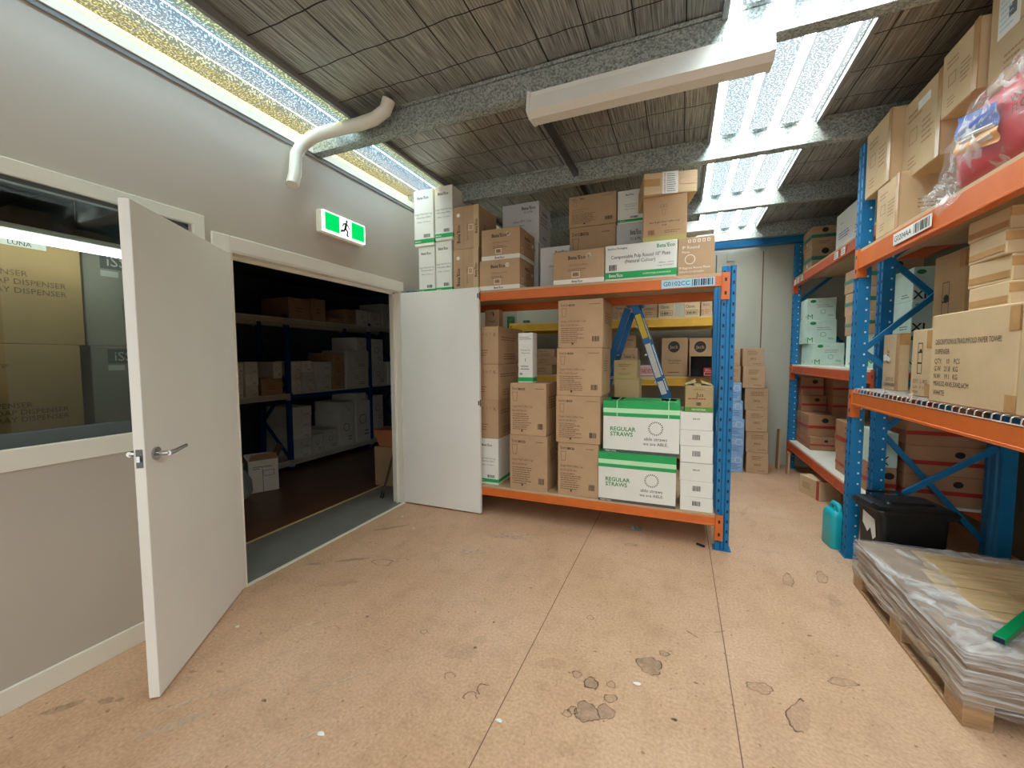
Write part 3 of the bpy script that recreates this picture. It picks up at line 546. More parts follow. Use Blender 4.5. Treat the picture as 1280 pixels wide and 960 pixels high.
CARTONS = [
('T3', 'beta_white', -2.321, -2.139, 3.32, 3.68, 2.02, 2.473, 'white carton with teal base band beside the grey wall, under the outermost green banded one', 'cartons on the top deck of the orange and blue centre rack'),
('T4', 'beta_white', -2.13, -1.954, 3.32, 3.68, 2.02, 2.504, 'white carton with teal base band beside the sideways brown cartons', 'cartons on the top deck of the orange and blue centre rack'),
('T1', 'beta_white', -2.349, -2.133, 3.3, 3.68, 2.473, 2.987, 'tall white carton with green band on top against the grey wall', 'cartons on the top deck of the orange and blue centre rack'),
('T2', 'beta_white', -2.119, -1.931, 3.3, 3.68, 2.504, 2.989, 'white carton with green band and visible grey side, beside the sideways brown one', 'cartons on the top deck of the orange and blue centre rack'),
('B2', 'beta_side', -1.942, -1.684, 3.32, 3.7, 2.02, 2.408, 'brown carton with sideways print and white edge strip, resting on the rack deck', 'cartons on the top deck of the orange and blue centre rack'),
('B1', 'beta_side', -1.935, -1.675, 3.32, 3.7, 2.408, 2.787, 'brown carton with sideways print, on top of another sideways one', 'cartons on the top deck of the orange and blue centre rack'),
('B4', 'beta_kraft', -1.666, -1.281, 3.3, 3.68, 2.02, 2.279, 'brown carton with white base band, lower of the pair beside the sideways brown cartons', 'cartons on the top deck of the orange and blue centre rack'),
('B3', 'beta_kraft', -1.648, -1.281, 3.31, 3.69, 2.279, 2.546, 'brown carton with white base band, upper of the pair beside the sideways brown cartons', 'cartons on the top deck of the orange and blue centre rack'),
('W1b', 'beta_plain', -1.625, -1.254, 3.72, 4.08, 2.02, 2.51, 'grey white carton at the back, under the large white one behind the brown pair', 'cartons on the top deck of the orange and blue centre rack'),
('W1', 'beta_plain', -1.622, -1.246, 3.72, 4.08, 2.51, 2.89, 'large grey white carton with bright end, raised behind the brown pair', 'cartons on the top deck of the orange and blue centre rack'),
('W2', 'beta_plain', -1.165, -0.897, 3.5, 3.7, 2.02, 2.391, 'grey white carton half hidden behind the wide brown carton with round white badge', 'cartons on the top deck of the orange and blue centre rack'),
('B5', 'beta_kraft', -0.98, -0.564, 3.29, 3.49, 2.02, 2.286, 'wide brown carton with white base band and round white badge on the beam edge', 'cartons on the top deck of the orange and blue centre rack'),
('B6l', 'betaeco', -0.963, -0.544, 3.74, 4.08, 2.02, 2.603, 'plain brown carton in the back row, under the large brown one near the roof', 'cartons on the top deck of the orange and blue centre rack'),
('B6u', 'betaeco', -0.966, -0.538, 3.73, 4.08, 2.603, 2.878, 'large plain brown carton on top of the back row just under the roof purlin', 'cartons on the top deck of the orange and blue centre rack'),
('W4', 'beta_plain', -0.535, -0.308, 3.7, 4.06, 2.02, 2.571, 'white carton in the back row under the one with a dark green band', 'cartons on the top deck of the orange and blue centre rack'),
('W3', 'beta_white', -0.527, -0.315, 3.7, 4.06, 2.571, 2.851, 'white carton with dark green band atop the back row beside the tall brown stack', 'cartons on the top deck of the orange and blue centre rack'),
('W5', 'plate_box', -0.56, -0.034, 3.29, 3.56, 2.02, 2.29, 'wide white carton with bright green band and plate wording on the beam edge', 'cartons on the top deck of the orange and blue centre rack'),
('B9', 'ip_plates', -0.032, 0.215, 3.3, 3.66, 2.02, 2.293, 'brown carton with white printing at the end of the top deck above the blue upright', 'cartons on the top deck of the orange and blue centre rack'),
('B7', 'olive_kraft', -0.285, 0.028, 3.34, 3.7, 2.29, 2.632, 'brown carton with olive base band standing on the wide white plate carton', 'cartons on the top deck of the orange and blue centre rack'),
('B8', 'taped_flat', -0.319, 0.057, 3.31, 3.71, 2.632, 2.788, 'flat brown carton with pink printed tape, topmost of the whole centre rack', 'cartons on the top deck of the orange and blue centre rack'),
('L1a', 'beta_white', -1.726, -1.506, 3.33, 3.81, 0.265, 0.69, 'white carton with green base band at floor level beside the open white door', 'cartons on the bottom deck of the orange and blue centre rack'),
('L1b', 'kraft_side', -1.713, -1.503, 3.33, 3.81, 0.69, 1.043, 'brown carton third from the top in the column beside the open white door', 'cartons on the bottom deck of the orange and blue centre rack'),
('L1c', 'kraft_side', -1.709, -1.5, 3.33, 3.81, 1.043, 1.369, 'brown carton second from the top in the column beside the open white door', 'cartons on the bottom deck of the orange and blue centre rack'),
('L1d', 'kraft_side', -1.7, -1.493, 3.32, 3.92, 1.369, 1.705, 'larger brown carton topmost of the main column beside the open white door', 'cartons on the bottom deck of the orange and blue centre rack'),
('L1e', 'kraft_arrow', -1.762, -1.609, 3.6, 3.7, 1.705, 1.888, 'small brown carton under the upper beam, on the column beside the open door', 'cartons on the bottom deck of the orange and blue centre rack'),
('L2b', 'betaeco', -1.383, -1.034, 3.3, 3.7, 0.265, 0.746, 'brown coffee cup carton, lower of the two below the narrow white carton', 'cartons on the bottom deck of the orange and blue centre rack'),
('L2a', 'betaeco', -1.381, -1.048, 3.31, 3.71, 0.746, 1.204, 'brown coffee cup carton, upper of the two below the narrow white carton', 'cartons on the bottom deck of the orange and blue centre rack'),
('W6', 'beta_narrow', -1.323, -1.184, 3.36, 3.48, 1.204, 1.641, 'narrow white upright carton with green foot on the brown coffee cup cartons', 'cartons on the bottom deck of the orange and blue centre rack'),
('L3d', 'betaeco', -0.944, -0.599, 3.31, 3.73, 0.265, 0.714, 'brown coffee cup carton at the bottom of the stack of four beside the straws', 'cartons on the bottom deck of the orange and blue centre rack'),
('L3c', 'betaeco', -0.96, -0.589, 3.3, 3.72, 0.714, 1.108, 'brown coffee cup carton second from bottom in the stack of four beside the straws', 'cartons on the bottom deck of the orange and blue centre rack'),
('L3b', 'betaeco', -0.954, -0.576, 3.3, 3.72, 1.108, 1.501, 'brown coffee cup carton third from bottom in the stack of four beside the straws', 'cartons on the bottom deck of the orange and blue centre rack'),
('L3a', 'betaeco', -0.945, -0.572, 3.31, 3.77, 1.501, 1.895, 'brown coffee cup carton with soiled side topmost in the stack of four beside the straws', 'cartons on the bottom deck of the orange and blue centre rack'),
('S2', 'straws', -0.599, -0.01, 3.29, 3.63, 0.265, 0.665, 'white and green regular straws carton, lower one standing on the deck', 'cartons on the bottom deck of the orange and blue centre rack'),
('S1', 'straws', -0.567, 0.01, 3.31, 3.63, 0.665, 1.079, 'white and green regular straws carton, upper one with its green top showing', 'cartons on the bottom deck of the orange and blue centre rack'),
('V0', 'white_tray', 0.018, 0.247, 3.3, 3.64, 0.265, 0.372, 'low white carton lowest in the white stack beside the blue upright', 'low white cartons stacked beside the blue upright'),
('V1', 'white_tray', 0.018, 0.245, 3.3, 3.64, 0.372, 0.494, 'low white carton second from the bottom in the white stack beside the blue upright', 'low white cartons stacked beside the blue upright'),
('V2', 'white_tray2', 0.013, 0.242, 3.3, 3.64, 0.494, 0.633, 'low white carton third from the bottom in the white stack beside the blue upright', 'low white cartons stacked beside the blue upright'),
('V3', 'white_tray', 0.013, 0.239, 3.3, 3.64, 0.633, 0.759, 'low white carton third from the top in the white stack beside the blue upright', 'low white cartons stacked beside the blue upright'),
('V4', 'white_tray', 0.008, 0.236, 3.3, 3.64, 0.759, 0.879, 'low white carton second from the top in the white stack beside the blue upright', 'low white cartons stacked beside the blue upright'),
('V5', 'white_tray2', 0.008, 0.233, 3.3, 3.64, 0.879, 1.017, 'low white carton topmost in the white stack beside the blue upright', 'low white cartons stacked beside the blue upright'),
('J', 'jus', 0.038, 0.231, 3.3, 3.6, 1.017, 1.213, 'brown juice carton with green foot band on the low white cartons', 'cartons on the bottom deck of the orange and blue centre rack'),
('K2', 'khaki', -0.55, -0.332, 3.78, 4.06, 0.265, 1.235, 'khaki carton, lower small one behind the straws cartons', 'small khaki cartons behind the straws'),
('K1', 'khaki', -0.556, -0.347, 3.78, 4.06, 1.235, 1.4, 'khaki carton, upper small one behind the straws cartons', 'small khaki cartons behind the straws'),
('Y1', 'kraft_print', -0.831, -0.623, 5.52, 5.87, 1.92, 2.13, 'brown printed carton on the upper yellow shelf beside the soiled coffee cup carton', 'cartons on the yellow rack at the back'),
('Y2', 'kraft_dark', -0.496, -0.272, 5.55, 5.9, 1.92, 2.115, 'darker brown carton on the upper yellow shelf just past the ladder head', 'cartons on the yellow rack at the back'),
('Y3', 'classic', -0.266, -0.078, 5.52, 5.87, 1.92, 2.119, 'brown carton with black lettering on the upper yellow shelf, the one closer to the ladder', 'cartons on the yellow rack at the back'),
('Y4', 'classic', 0.032, 0.212, 5.52, 5.87, 1.92, 2.112, 'brown carton with black lettering on the upper yellow shelf, the one by the blue post', 'cartons on the yellow rack at the back'),
('Y5', 'kraft_print', 0.222, 0.337, 5.56, 5.86, 1.92, 2.128, 'brown carton at the end of the upper yellow shelf behind the blue post', 'cartons on the yellow rack at the back'),
('O1', 'oval', -0.224, 0.086, 5.55, 5.9, 1.19, 1.67, 'tall brown carton with black oval emblem standing free on the middle yellow shelf', 'cartons on the yellow rack at the back'),
('O2', 'oval', 0.1, 0.363, 5.6, 6.2, 1.19, 1.665, 'brown carton with black oval emblem half hidden by the open black one', 'cartons on the yellow rack at the back'),
('FR', 'fragile', -0.487, -0.224, 5.52, 5.82, 1.19, 1.318, 'flat white and pink carton with dark red lettering beside the ladder', 'cartons on the yellow rack at the back'),
('Y6', 'kraft_print', -0.726, -0.512, 5.56, 5.91, 1.19, 1.547, 'brown carton with white stripe seen between the ladder legs', 'cartons on the yellow rack at the back'),
('Y7', 'kraft_dark', -0.701, -0.538, 5.58, 5.88, 1.547, 1.715, 'small brown carton topmost between the ladder legs', 'cartons on the yellow rack at the back'),
('Y8', 'kraft_dark', -1.97, -1.66, 5.52, 5.87, 1.19, 1.325, 'low brown carton on the middle yellow shelf behind the narrow white carton, lowest of three', 'cartons on the yellow rack at the back'),
('Y9', 'kraft_dark', -1.974, -1.594, 5.53, 5.88, 1.325, 1.438, 'dark flat carton behind the narrow white carton, middle of three on the yellow shelf', 'cartons on the yellow rack at the back'),
('Y10', 'kraft_print', -1.977, -1.632, 5.54, 5.89, 1.438, 1.551, 'thin pale carton behind the narrow white carton, topmost of three on the yellow shelf', 'cartons on the yellow rack at the back'),
('R0', 'kraft_scrib', 0.775, 1.015, 5.68, 6.04, 0.0, 0.257, 'brown carton, lowest in the brown stack by the concrete back wall', 'carton stacks on the floor by the back wall'),
('R1', 'kraft_scrib', 0.769, 1.009, 5.69, 6.05, 0.257, 0.516, 'brown carton, second from the floor in the brown stack by the concrete back wall', 'carton stacks on the floor by the back wall'),
('R2', 'kraft_scrib', 0.756, 0.992, 5.68, 6.04, 0.516, 0.776, 'brown carton, third from the floor in the brown stack by the concrete back wall', 'carton stacks on the floor by the back wall'),
('R3', 'kraft_scrib', 0.742, 0.994, 5.69, 6.05, 0.776, 1.047, 'brown carton, fourth from the floor in the brown stack by the concrete back wall', 'carton stacks on the floor by the back wall'),
('R4', 'kraft_scrib', 0.712, 0.952, 5.68, 6.04, 1.047, 1.309, 'brown carton, fifth from the floor in the brown stack by the concrete back wall', 'carton stacks on the floor by the back wall'),
('R5', 'kraft_scrib', 0.703, 0.93, 5.69, 6.05, 1.309, 1.531, 'brown carton, topmost in the brown stack by the concrete back wall', 'carton stacks on the floor by the back wall'),
('U0', 'blue_L', 0.532, 0.742, 5.66, 6.02, 0.0, 0.22, 'light blue carton, lowest in the blue stack beside the brown stack', 'carton stacks on the floor by the back wall'),
('U1', 'blue_L', 0.528, 0.746, 5.67, 6.03, 0.22, 0.443, 'light blue carton, second from the floor in the blue stack beside the brown stack', 'carton stacks on the floor by the back wall'),
('U2', 'blue_L', 0.53, 0.743, 5.66, 6.02, 0.443, 0.659, 'light blue carton, third from the floor in the blue stack beside the brown stack', 'carton stacks on the floor by the back wall'),
('U3', 'blue_L', 0.517, 0.726, 5.67, 6.03, 0.659, 0.885, 'light blue carton, fourth from the floor in the blue stack beside the brown stack', 'carton stacks on the floor by the back wall'),
('U4', 'blue_L', 0.501, 0.701, 5.66, 6.02, 0.885, 1.112, 'light blue carton, topmost blue one in the blue stack beside the brown stack', 'carton stacks on the floor by the back wall'),
('U5', 'kraft_scrib', 0.496, 0.687, 5.66, 6.0, 1.112, 1.318, 'pale brown carton lying directly on the light blue stack', 'carton stacks on the floor by the back wall'),
('U6', 'kraft_scrib', 0.492, 0.679, 5.67, 6.0, 1.318, 1.523, 'pale brown carton topmost above the light blue stack', 'carton stacks on the floor by the back wall'),
('BT2', 'teal', 1.36, 1.591, 5.667, 6.014, 2.4, 2.667, 'brown teal taped carton, lower of the pair on the high deck by the far post', 'cartons in the far right rack bay'),
('BT1', 'teal', 1.36, 1.587, 5.683, 6.05, 2.667, 2.895, 'brown teal taped carton, upper of the pair on the high deck by the far post', 'cartons in the far right rack bay'),
('BW', 'white_side', 1.36, 1.76, 4.112, 4.882, 2.4, 2.753, 'tall white carton on the top deck behind the front blue post', 'cartons in the far right rack bay'),
('M3', 'mint', 1.4, 1.682, 5.584, 6.12, 1.325, 1.575, 'mint carton with a dark letter, bottom of the three, set out of line', 'cartons in the far right rack bay'),
('M2', 'mint', 1.37, 1.658, 5.781, 6.109, 1.575, 1.849, 'mint carton with a dark letter, middle of the three by the far post', 'cartons in the far right rack bay'),
('M1', 'mint', 1.37, 1.651, 5.801, 6.089, 1.849, 2.103, 'mint carton with a dark letter, top of the three by the far post', 'cartons in the far right rack bay'),
('X1', 'mint', 1.38, 1.74, 4.139, 4.567, 1.325, 1.606, 'mint carton on the middle deck under the teal taped column behind the front blue post', 'cartons in the far right rack bay'),
('TC3', 'teal', 1.38, 1.72, 4.115, 4.612, 1.606, 1.782, 'brown carton with teal tape, bottom of the column seen between the two blue posts', 'cartons in the far right rack bay'),
('TC2', 'teal', 1.385, 1.725, 4.146, 4.658, 1.782, 1.982, 'brown carton with teal tape, middle of the column seen between the two blue posts', 'cartons in the far right rack bay'),
('TC1', 'teal', 1.38, 1.72, 4.147, 4.67, 1.982, 2.179, 'brown carton with teal tape, top of the column seen between the two blue posts', 'cartons in the far right rack bay'),
('XB', 'mint', 1.534, 1.681, 3.84, 4.18, 1.325, 1.589, 'dim mint carton on the middle deck under the two large letter cartons behind the braces', 'cartons in the far right rack bay'),
('XL2', 'mint_x', 1.534, 1.681, 3.84, 4.2, 1.589, 1.82, 'mint white carton with big dark letters, lower one behind the diagonal blue braces', 'cartons in the far right rack bay'),
('XL1', 'mint_x', 1.538, 1.681, 3.845, 4.2, 1.82, 2.06, 'mint white carton with big dark letters, upper one behind the diagonal blue braces', 'cartons in the far right rack bay'),
('RB1', 'redband', 1.38, 1.624, 5.521, 5.861, 0.365, 0.513, 'red banded brown carton, bottom of the front column on the lowest deck', 'brown cartons with red bands in the far right bay'),
('RB2', 'redband', 1.38, 1.639, 5.619, 5.959, 0.513, 0.757, 'red banded brown carton, second from bottom of the front column on the lowest deck', 'brown cartons with red bands in the far right bay'),
('RB3', 'redband', 1.39, 1.64, 5.958, 6.24, 0.757, 0.951, 'red banded brown carton, second from top of the front column on the lowest deck', 'brown cartons with red bands in the far right bay'),
('RB4', 'redband', 1.39, 1.626, 6.027, 6.24, 0.951, 1.174, 'red banded brown carton, topmost of the front column on the lowest deck', 'brown cartons with red bands in the far right bay'),
('RK0', 'redband', 1.644, 1.984, 5.771, 6.171, 0.365, 0.565, 'dark red banded carton in shadow behind the front column, bottom from the deck up', 'brown cartons with red bands in the far right bay'),
('RK1', 'redband', 1.644, 1.984, 5.771, 6.171, 0.565, 0.765, 'dark red banded carton in shadow behind the front column, second from the deck up', 'brown cartons with red bands in the far right bay'),
('RK2', 'redband', 1.644, 1.984, 5.771, 6.171, 0.765, 0.965, 'dark red banded carton in shadow behind the front column, third from the deck up', 'brown cartons with red bands in the far right bay'),
('RK3', 'redband', 1.644, 1.984, 5.771, 6.171, 0.965, 1.165, 'dark red banded carton in shadow behind the front column, fourth from the deck up', 'brown cartons with red bands in the far right bay'),
('RN1', 'redband', 1.37, 1.67, 4.141, 4.666, 0.365, 0.557, 'red banded brown carton on the lowest deck behind the front blue post, under its twin', 'brown cartons with red bands in the far right bay'),
('RN2', 'redband', 1.37, 1.67, 4.175, 4.707, 0.557, 0.838, 'red banded brown carton on the lowest deck behind the front blue post, on its twin', 'brown cartons with red bands in the far right bay'),
('RX1', 'redband', 1.37, 1.49, 3.8, 4.121, 0.365, 0.6, 'red banded brown carton under the single mint carton between the blue posts', 'brown cartons with red bands in the far right bay'),
('MX', 'mint_x1', 1.37, 1.49, 3.8, 4.121, 0.6, 0.86, 'single mint carton with big letter between the two blue posts, on the lowest deck', 'cartons in the far right rack bay'),
('RD00', 'redband', 1.52, 2.0, 3.78, 4.2, 0.365, 0.575, 'dim red banded carton behind the crossing braces, bottom of the hidden column', 'brown cartons with red bands in the far right bay'),
('RD01', 'redband', 1.52, 2.0, 3.78, 4.2, 0.575, 0.785, 'dim red banded carton behind the crossing braces, second from bottom of the hidden column', 'brown cartons with red bands in the far right bay'),
('RD02', 'redband', 1.52, 2.0, 3.78, 4.2, 0.785, 0.995, 'dim red banded carton behind the crossing braces, second from top of the hidden column', 'brown cartons with red bands in the far right bay'),
('RD03', 'redband', 1.52, 2.0, 3.78, 4.2, 0.995, 1.205, 'dim red banded carton behind the crossing braces, top of the hidden column', 'brown cartons with red bands in the far right bay'),
('A2', 'export', 1.12, 1.54, 3.016, 3.297, 2.15, 2.457, 'brown carton under the topmost one by the blue post on the high near deck', 'cartons on the top deck of the near right rack'),
('A1', 'export', 1.115, 1.535, 3.134, 3.482, 2.457, 2.873, 'brown carton topmost by the blue post on the high near deck, dark end showing', 'cartons on the top deck of the near right rack'),
('A3b', 'export', 1.4, 1.8, 2.78, 3.12, 2.15, 2.42, 'brown carton low behind the wrapped red bag, under the tall second carton', 'cartons on the top deck of the near right rack'),
('A3', 'export', 1.17, 1.59, 2.753, 3.139, 2.42, 2.849, 'tall brown carton second from the blue post under the roof, white sticker on its face', 'cartons on the top deck of the near right rack'),
('A4b', 'export', 1.4, 1.8, 2.44, 2.76, 2.15, 2.58, 'brown carton behind the wrapped red bag, under the high third carton', 'cartons on the top deck of the near right rack'),
('A4', 'export', 1.165, 1.585, 2.479, 2.75, 2.58, 2.882, 'tall brown carton third from the blue post under the roof', 'cartons on the top deck of the near right rack'),
('A5b', 'export', 1.42, 1.84, 2.0, 2.36, 2.15, 2.52, 'brown carton under the labelled high corner one behind the bag', 'cartons on the top deck of the near right rack'),
('A5', 'export', 1.19, 1.6, 1.98, 2.463, 2.52, 2.99, "brown carton with white paper label high up at the photo's upper corner", 'cartons on the top deck of the near right rack'),
('C1', 'kraft_taped', 1.25, 1.307, 3.252, 3.465, 1.205, 1.561, 'small brown taped carton next to the blue post on the wire deck', 'cartons on the wire deck of the near right rack'),
('C2', 'qty2', 1.19, 1.59, 2.752, 2.953, 1.205, 1.565, 'brown carton with quantity print low on the wire deck, half behind the large one', 'cartons on the wire deck of the near right rack'),
('C3', 'towel', 1.13, 1.55, 2.068, 2.625, 1.205, 1.616, 'large brown paper towel dispenser carton on the wire deck', 'cartons on the wire deck of the near right rack'),
('C4', 'kraft_plain2', 1.13, 1.55, 1.887, 2.063, 1.205, 1.606, 'brown carton cut off by the photo edge beside the large dispenser carton', 'cartons on the wire deck of the near right rack'),
('C5', 'qty2', 1.4, 1.7, 2.969, 3.266, 1.205, 2.004, 'tall brown carton with a printed square diagram behind the large dispenser carton', 'cartons on the wire deck of the near right rack'),
('F0', 'flat_taped', 1.17, 1.47, 2.204, 2.453, 1.616, 1.713, 'flat brown taped carton, lowest of the crooked pile on the dispenser carton', 'flat taped cartons piled on the large dispenser carton'),
('F1', 'flat_taped', 1.176, 1.476, 2.23, 2.472, 1.713, 1.818, 'flat brown taped carton, second from bottom of the crooked pile on the dispenser carton', 'flat taped cartons piled on the large dispenser carton'),
('F2', 'flat_taped', 1.17, 1.47, 2.224, 2.476, 1.818, 1.915, 'flat brown taped carton, second from top of the crooked pile on the dispenser carton', 'flat taped cartons piled on the large dispenser carton'),
('F3', 'flat_taped', 1.176, 1.476, 2.248, 2.494, 1.915, 2.007, 'flat brown taped carton, topmost of the crooked pile on the dispenser carton', 'flat taped cartons piled on the large dispenser carton'),
('da0', 'dim_white', -5.1, -4.6, 3.026, 3.136, 0.985, 1.116, 'dim white carton, lowest of the store column half hidden by the open leaf', 'cartons on the dark store room shelves'),
('da1', 'dim_white', -5.1, -4.6, 3.033, 3.142, 1.116, 1.26, 'dim white carton, second from bottom of the store column half hidden by the open leaf', 'cartons on the dark store room shelves'),
('da2', 'dim_white', -5.1, -4.6, 3.039, 3.148, 1.26, 1.386, 'dim white carton, topmost of the store column half hidden by the open leaf', 'cartons on the dark store room shelves'),
('db0', 'dim_white', -5.1, -4.6, 3.158, 3.318, 0.985, 1.115, 'dim white carton, lowest of the store column with small round marks', 'cartons on the dark store room shelves'),
('db1', 'dim_white', -5.1, -4.6, 3.164, 3.324, 1.115, 1.255, 'dim white carton, second from bottom of the store column with small round marks', 'cartons on the dark store room shelves'),
('db2', 'dim_white', -5.1, -4.6, 3.161, 3.321, 1.255, 1.394, 'dim white carton, topmost of the store column with small round marks', 'cartons on the dark store room shelves'),
('dc0', 'dim_brown', -5.1, -4.6, 3.35, 3.638, 0.985, 1.187, 'dim brown carton on the pale store shelf before the blue post', 'cartons on the dark store room shelves'),
('dd0', 'dim_white', -5.1, -4.6, 3.513, 3.636, 1.187, 1.391, 'dim white carton on a brown one before the blue store post', 'cartons on the dark store room shelves'),
('de0', 'dim_white', -5.1, -4.6, 3.767, 3.915, 0.985, 1.066, 'dim white carton, lowest in the first middle-shelf column past the blue store post', 'cartons on the dark store room shelves'),
('de1', 'dim_white', -5.1, -4.6, 3.77, 3.906, 1.066, 1.15, 'dim white carton, second from bottom in the first middle-shelf column past the blue store post', 'cartons on the dark store room shelves'),
('de2', 'dim_white', -5.1, -4.6, 3.763, 3.898, 1.15, 1.254, 'dim white carton, third from bottom in the first middle-shelf column past the blue store post', 'cartons on the dark store room shelves'),
('de3', 'dim_white', -5.1, -4.6, 3.769, 3.904, 1.254, 1.388, 'dim white carton, topmost in the first middle-shelf column past the blue store post', 'cartons on the dark store room shelves'),
('df0', 'dim_white', -5.1, -4.6, 3.937, 4.121, 0.985, 1.108, 'dim white carton, lowest in the second middle-shelf column past the blue store post', 'cartons on the dark store room shelves'),
('df1', 'dim_white', -5.1, -4.6, 3.931, 4.088, 1.108, 1.248, 'dim white carton, second from bottom in the second middle-shelf column past the blue store post', 'cartons on the dark store room shelves'),
('df2', 'dim_white', -5.1, -4.6, 3.925, 4.081, 1.248, 1.398, 'dim white carton, topmost in the second middle-shelf column past the blue store post', 'cartons on the dark store room shelves'),
('dg0', 'dim_white', -5.1, -4.6, 4.158, 4.415, 0.985, 1.161, 'dim white carton, lowest in the third middle-shelf column past the blue store post', 'cartons on the dark store room shelves'),
('dg1', 'dim_white', -5.1, -4.6, 4.15, 4.419, 1.161, 1.273, 'dim white carton, second from bottom in the third middle-shelf column past the blue store post', 'cartons on the dark store room shelves'),
('dg2', 'dim_white', -5.1, -4.6, 4.141, 4.424, 1.273, 1.384, 'dim white carton, topmost in the third middle-shelf column past the blue store post', 'cartons on the dark store room shelves'),
('dh0', 'dim_brown', -5.1, -4.6, 4.438, 4.657, 0.985, 1.172, 'dim brown carton, lowest in the fourth middle-shelf column past the blue store post', 'cartons on the dark store room shelves'),
('dh1', 'dim_brown', -5.1, -4.6, 4.445, 4.664, 1.172, 1.347, 'dim brown carton, second from bottom in the fourth middle-shelf column past the blue store post', 'cartons on the dark store room shelves'),
('dh2', 'dim_brown', -5.1, -4.6, 4.452, 4.655, 1.347, 1.51, 'dim brown carton, topmost in the fourth middle-shelf column past the blue store post', 'cartons on the dark store room shelves'),
('di0', 'dim_white', -5.1, -4.6, 4.7, 5.167, 0.985, 1.267, 'dim white carton, lowest of the two wide ones on the middle store shelf', 'cartons on the dark store room shelves'),
('di1', 'dim_white', -5.1, -4.6, 4.711, 5.178, 1.267, 1.551, 'dim white carton, topmost of the two wide ones on the middle store shelf', 'cartons on the dark store room shelves'),
('dj0', 'dim_white', -5.1, -4.6, 4.914, 5.131, 1.551, 1.751, 'dim white carton on top of the wide pair on the middle store shelf', 'cartons on the dark store room shelves'),
('dk0', 'dim_white', -5.1, -4.6, 5.233, 5.593, 0.985, 1.334, 'dim white carton, lowest of the tall pair behind the second store post, middle shelf', 'cartons on the dark store room shelves'),
('dk1', 'dim_white', -5.1, -4.6, 5.247, 5.527, 1.334, 1.741, 'dim white carton, topmost of the tall pair behind the second store post, middle shelf', 'cartons on the dark store room shelves'),
('dl0', 'dim_white', -5.1, -4.6, 5.644, 5.892, 0.985, 1.371, 'dim white carton on the middle store shelf half hidden by the door jamb', 'cartons on the dark store room shelves'),
('dm0', 'dim_brown', -5.1, -4.6, 3.758, 4.091, 1.94, 2.209, 'dim brown carton on the top store shelf above the blue post', 'cartons on the dark store room shelves'),
('dn0', 'dim_brown', -5.1, -4.6, 4.124, 4.346, 1.94, 2.239, 'dim brown carton on the top store shelf, second from the blue post', 'cartons on the dark store room shelves'),
('do0', 'dim_brown', -5.1, -4.6, 4.414, 4.675, 1.94, 2.005, 'dim brown carton lowest in height on the top store shelf', 'cartons on the dark store room shelves'),
('dp0', 'dim_brown', -5.1, -4.6, 4.719, 4.923, 1.94, 2.161, 'dim brown carton on the top store shelf beside the lowest one', 'cartons on the dark store room shelves'),
('dq0', 'dim_white', -5.1, -4.6, 4.964, 5.184, 1.94, 2.176, 'dim white carton on the top store shelf just before the second post', 'cartons on the dark store room shelves'),
('dr0', 'dim_white', -5.1, -4.6, 5.245, 5.484, 1.94, 2.167, 'dim white carton on the top store shelf just past the second post', 'cartons on the dark store room shelves'),
('ds0', 'dim_white', -5.1, -4.6, 5.536, 5.904, 1.94, 2.338, 'dim white carton on the top store shelf half hidden by the door jamb', 'cartons on the dark store room shelves'),
('dt0', 'dim_white', -5.1, -4.6, 3.743, 4.031, 0.13, 0.236, 'dim white carton, lowest in the bottom-shelf column of five by the store post', 'cartons on the dark store room shelves'),
('dt1', 'dim_white', -5.1, -4.6, 3.749, 4.037, 0.236, 0.374, 'dim white carton, second from bottom in the bottom-shelf column of five by the store post', 'cartons on the dark store room shelves'),
('dt2', 'dim_white', -5.1, -4.6, 3.756, 4.043, 0.374, 0.522, 'dim white carton, third from bottom in the bottom-shelf column of five by the store post', 'cartons on the dark store room shelves'),
('dt3', 'dim_white', -5.1, -4.6, 3.761, 4.049, 0.522, 0.66, 'dim white carton, fourth from bottom in the bottom-shelf column of five by the store post', 'cartons on the dark store room shelves'),
('dt4', 'dim_white', -5.1, -4.6, 3.767, 4.055, 0.66, 0.797, 'dim white carton, topmost in the bottom-shelf column of five by the store post', 'cartons on the dark store room shelves'),
('du0', 'dim_white', -5.1, -4.6, 4.06, 4.226, 0.13, 0.383, 'dim white carton on the bottom store shelf, low one beside the column of five', 'cartons on the dark store room shelves'),
('dv0', 'dim_white', -5.1, -4.6, 4.251, 4.503, 0.13, 0.423, 'dim white carton on the bottom store shelf, second past the column of five', 'cartons on the dark store room shelves'),
('dw0', 'dim_white', -5.1, -4.6, 4.543, 4.829, 0.13, 0.627, 'dim white carton, lowest of the two in the middle of the bottom store shelf', 'cartons on the dark store room shelves'),
('dw1', 'dim_white', -5.1, -4.6, 4.55, 4.835, 0.627, 0.783, 'dim white carton, topmost of the two in the middle of the bottom store shelf', 'cartons on the dark store room shelves'),
('dx0', 'dim_white', -5.1, -4.6, 4.877, 5.184, 0.13, 0.761, 'dim white carton, lowest of the tall wide pair before the second post, bottom store shelf', 'cartons on the dark store room shelves'),
('dx1', 'dim_white', -5.1, -4.6, 4.881, 5.098, 0.761, 0.891, 'dim white carton, topmost of the tall wide pair before the second post, bottom store shelf', 'cartons on the dark store room shelves'),
('dy0', 'dim_white', -5.1, -4.6, 5.234, 5.497, 0.13, 0.369, 'dim white carton, lowest of the pair past the second post, bottom store shelf', 'cartons on the dark store room shelves'),
('dy1', 'dim_white', -5.1, -4.6, 5.251, 5.494, 0.369, 0.821, 'dim white carton, topmost of the pair past the second post, bottom store shelf', 'cartons on the dark store room shelves'),
('of1', 'soap', -3.5, -3.0, 0.3, 1.165, 1.0, 1.5, 'large brown soap dispenser carton behind the window, lower one', 'cartons behind the office window'),
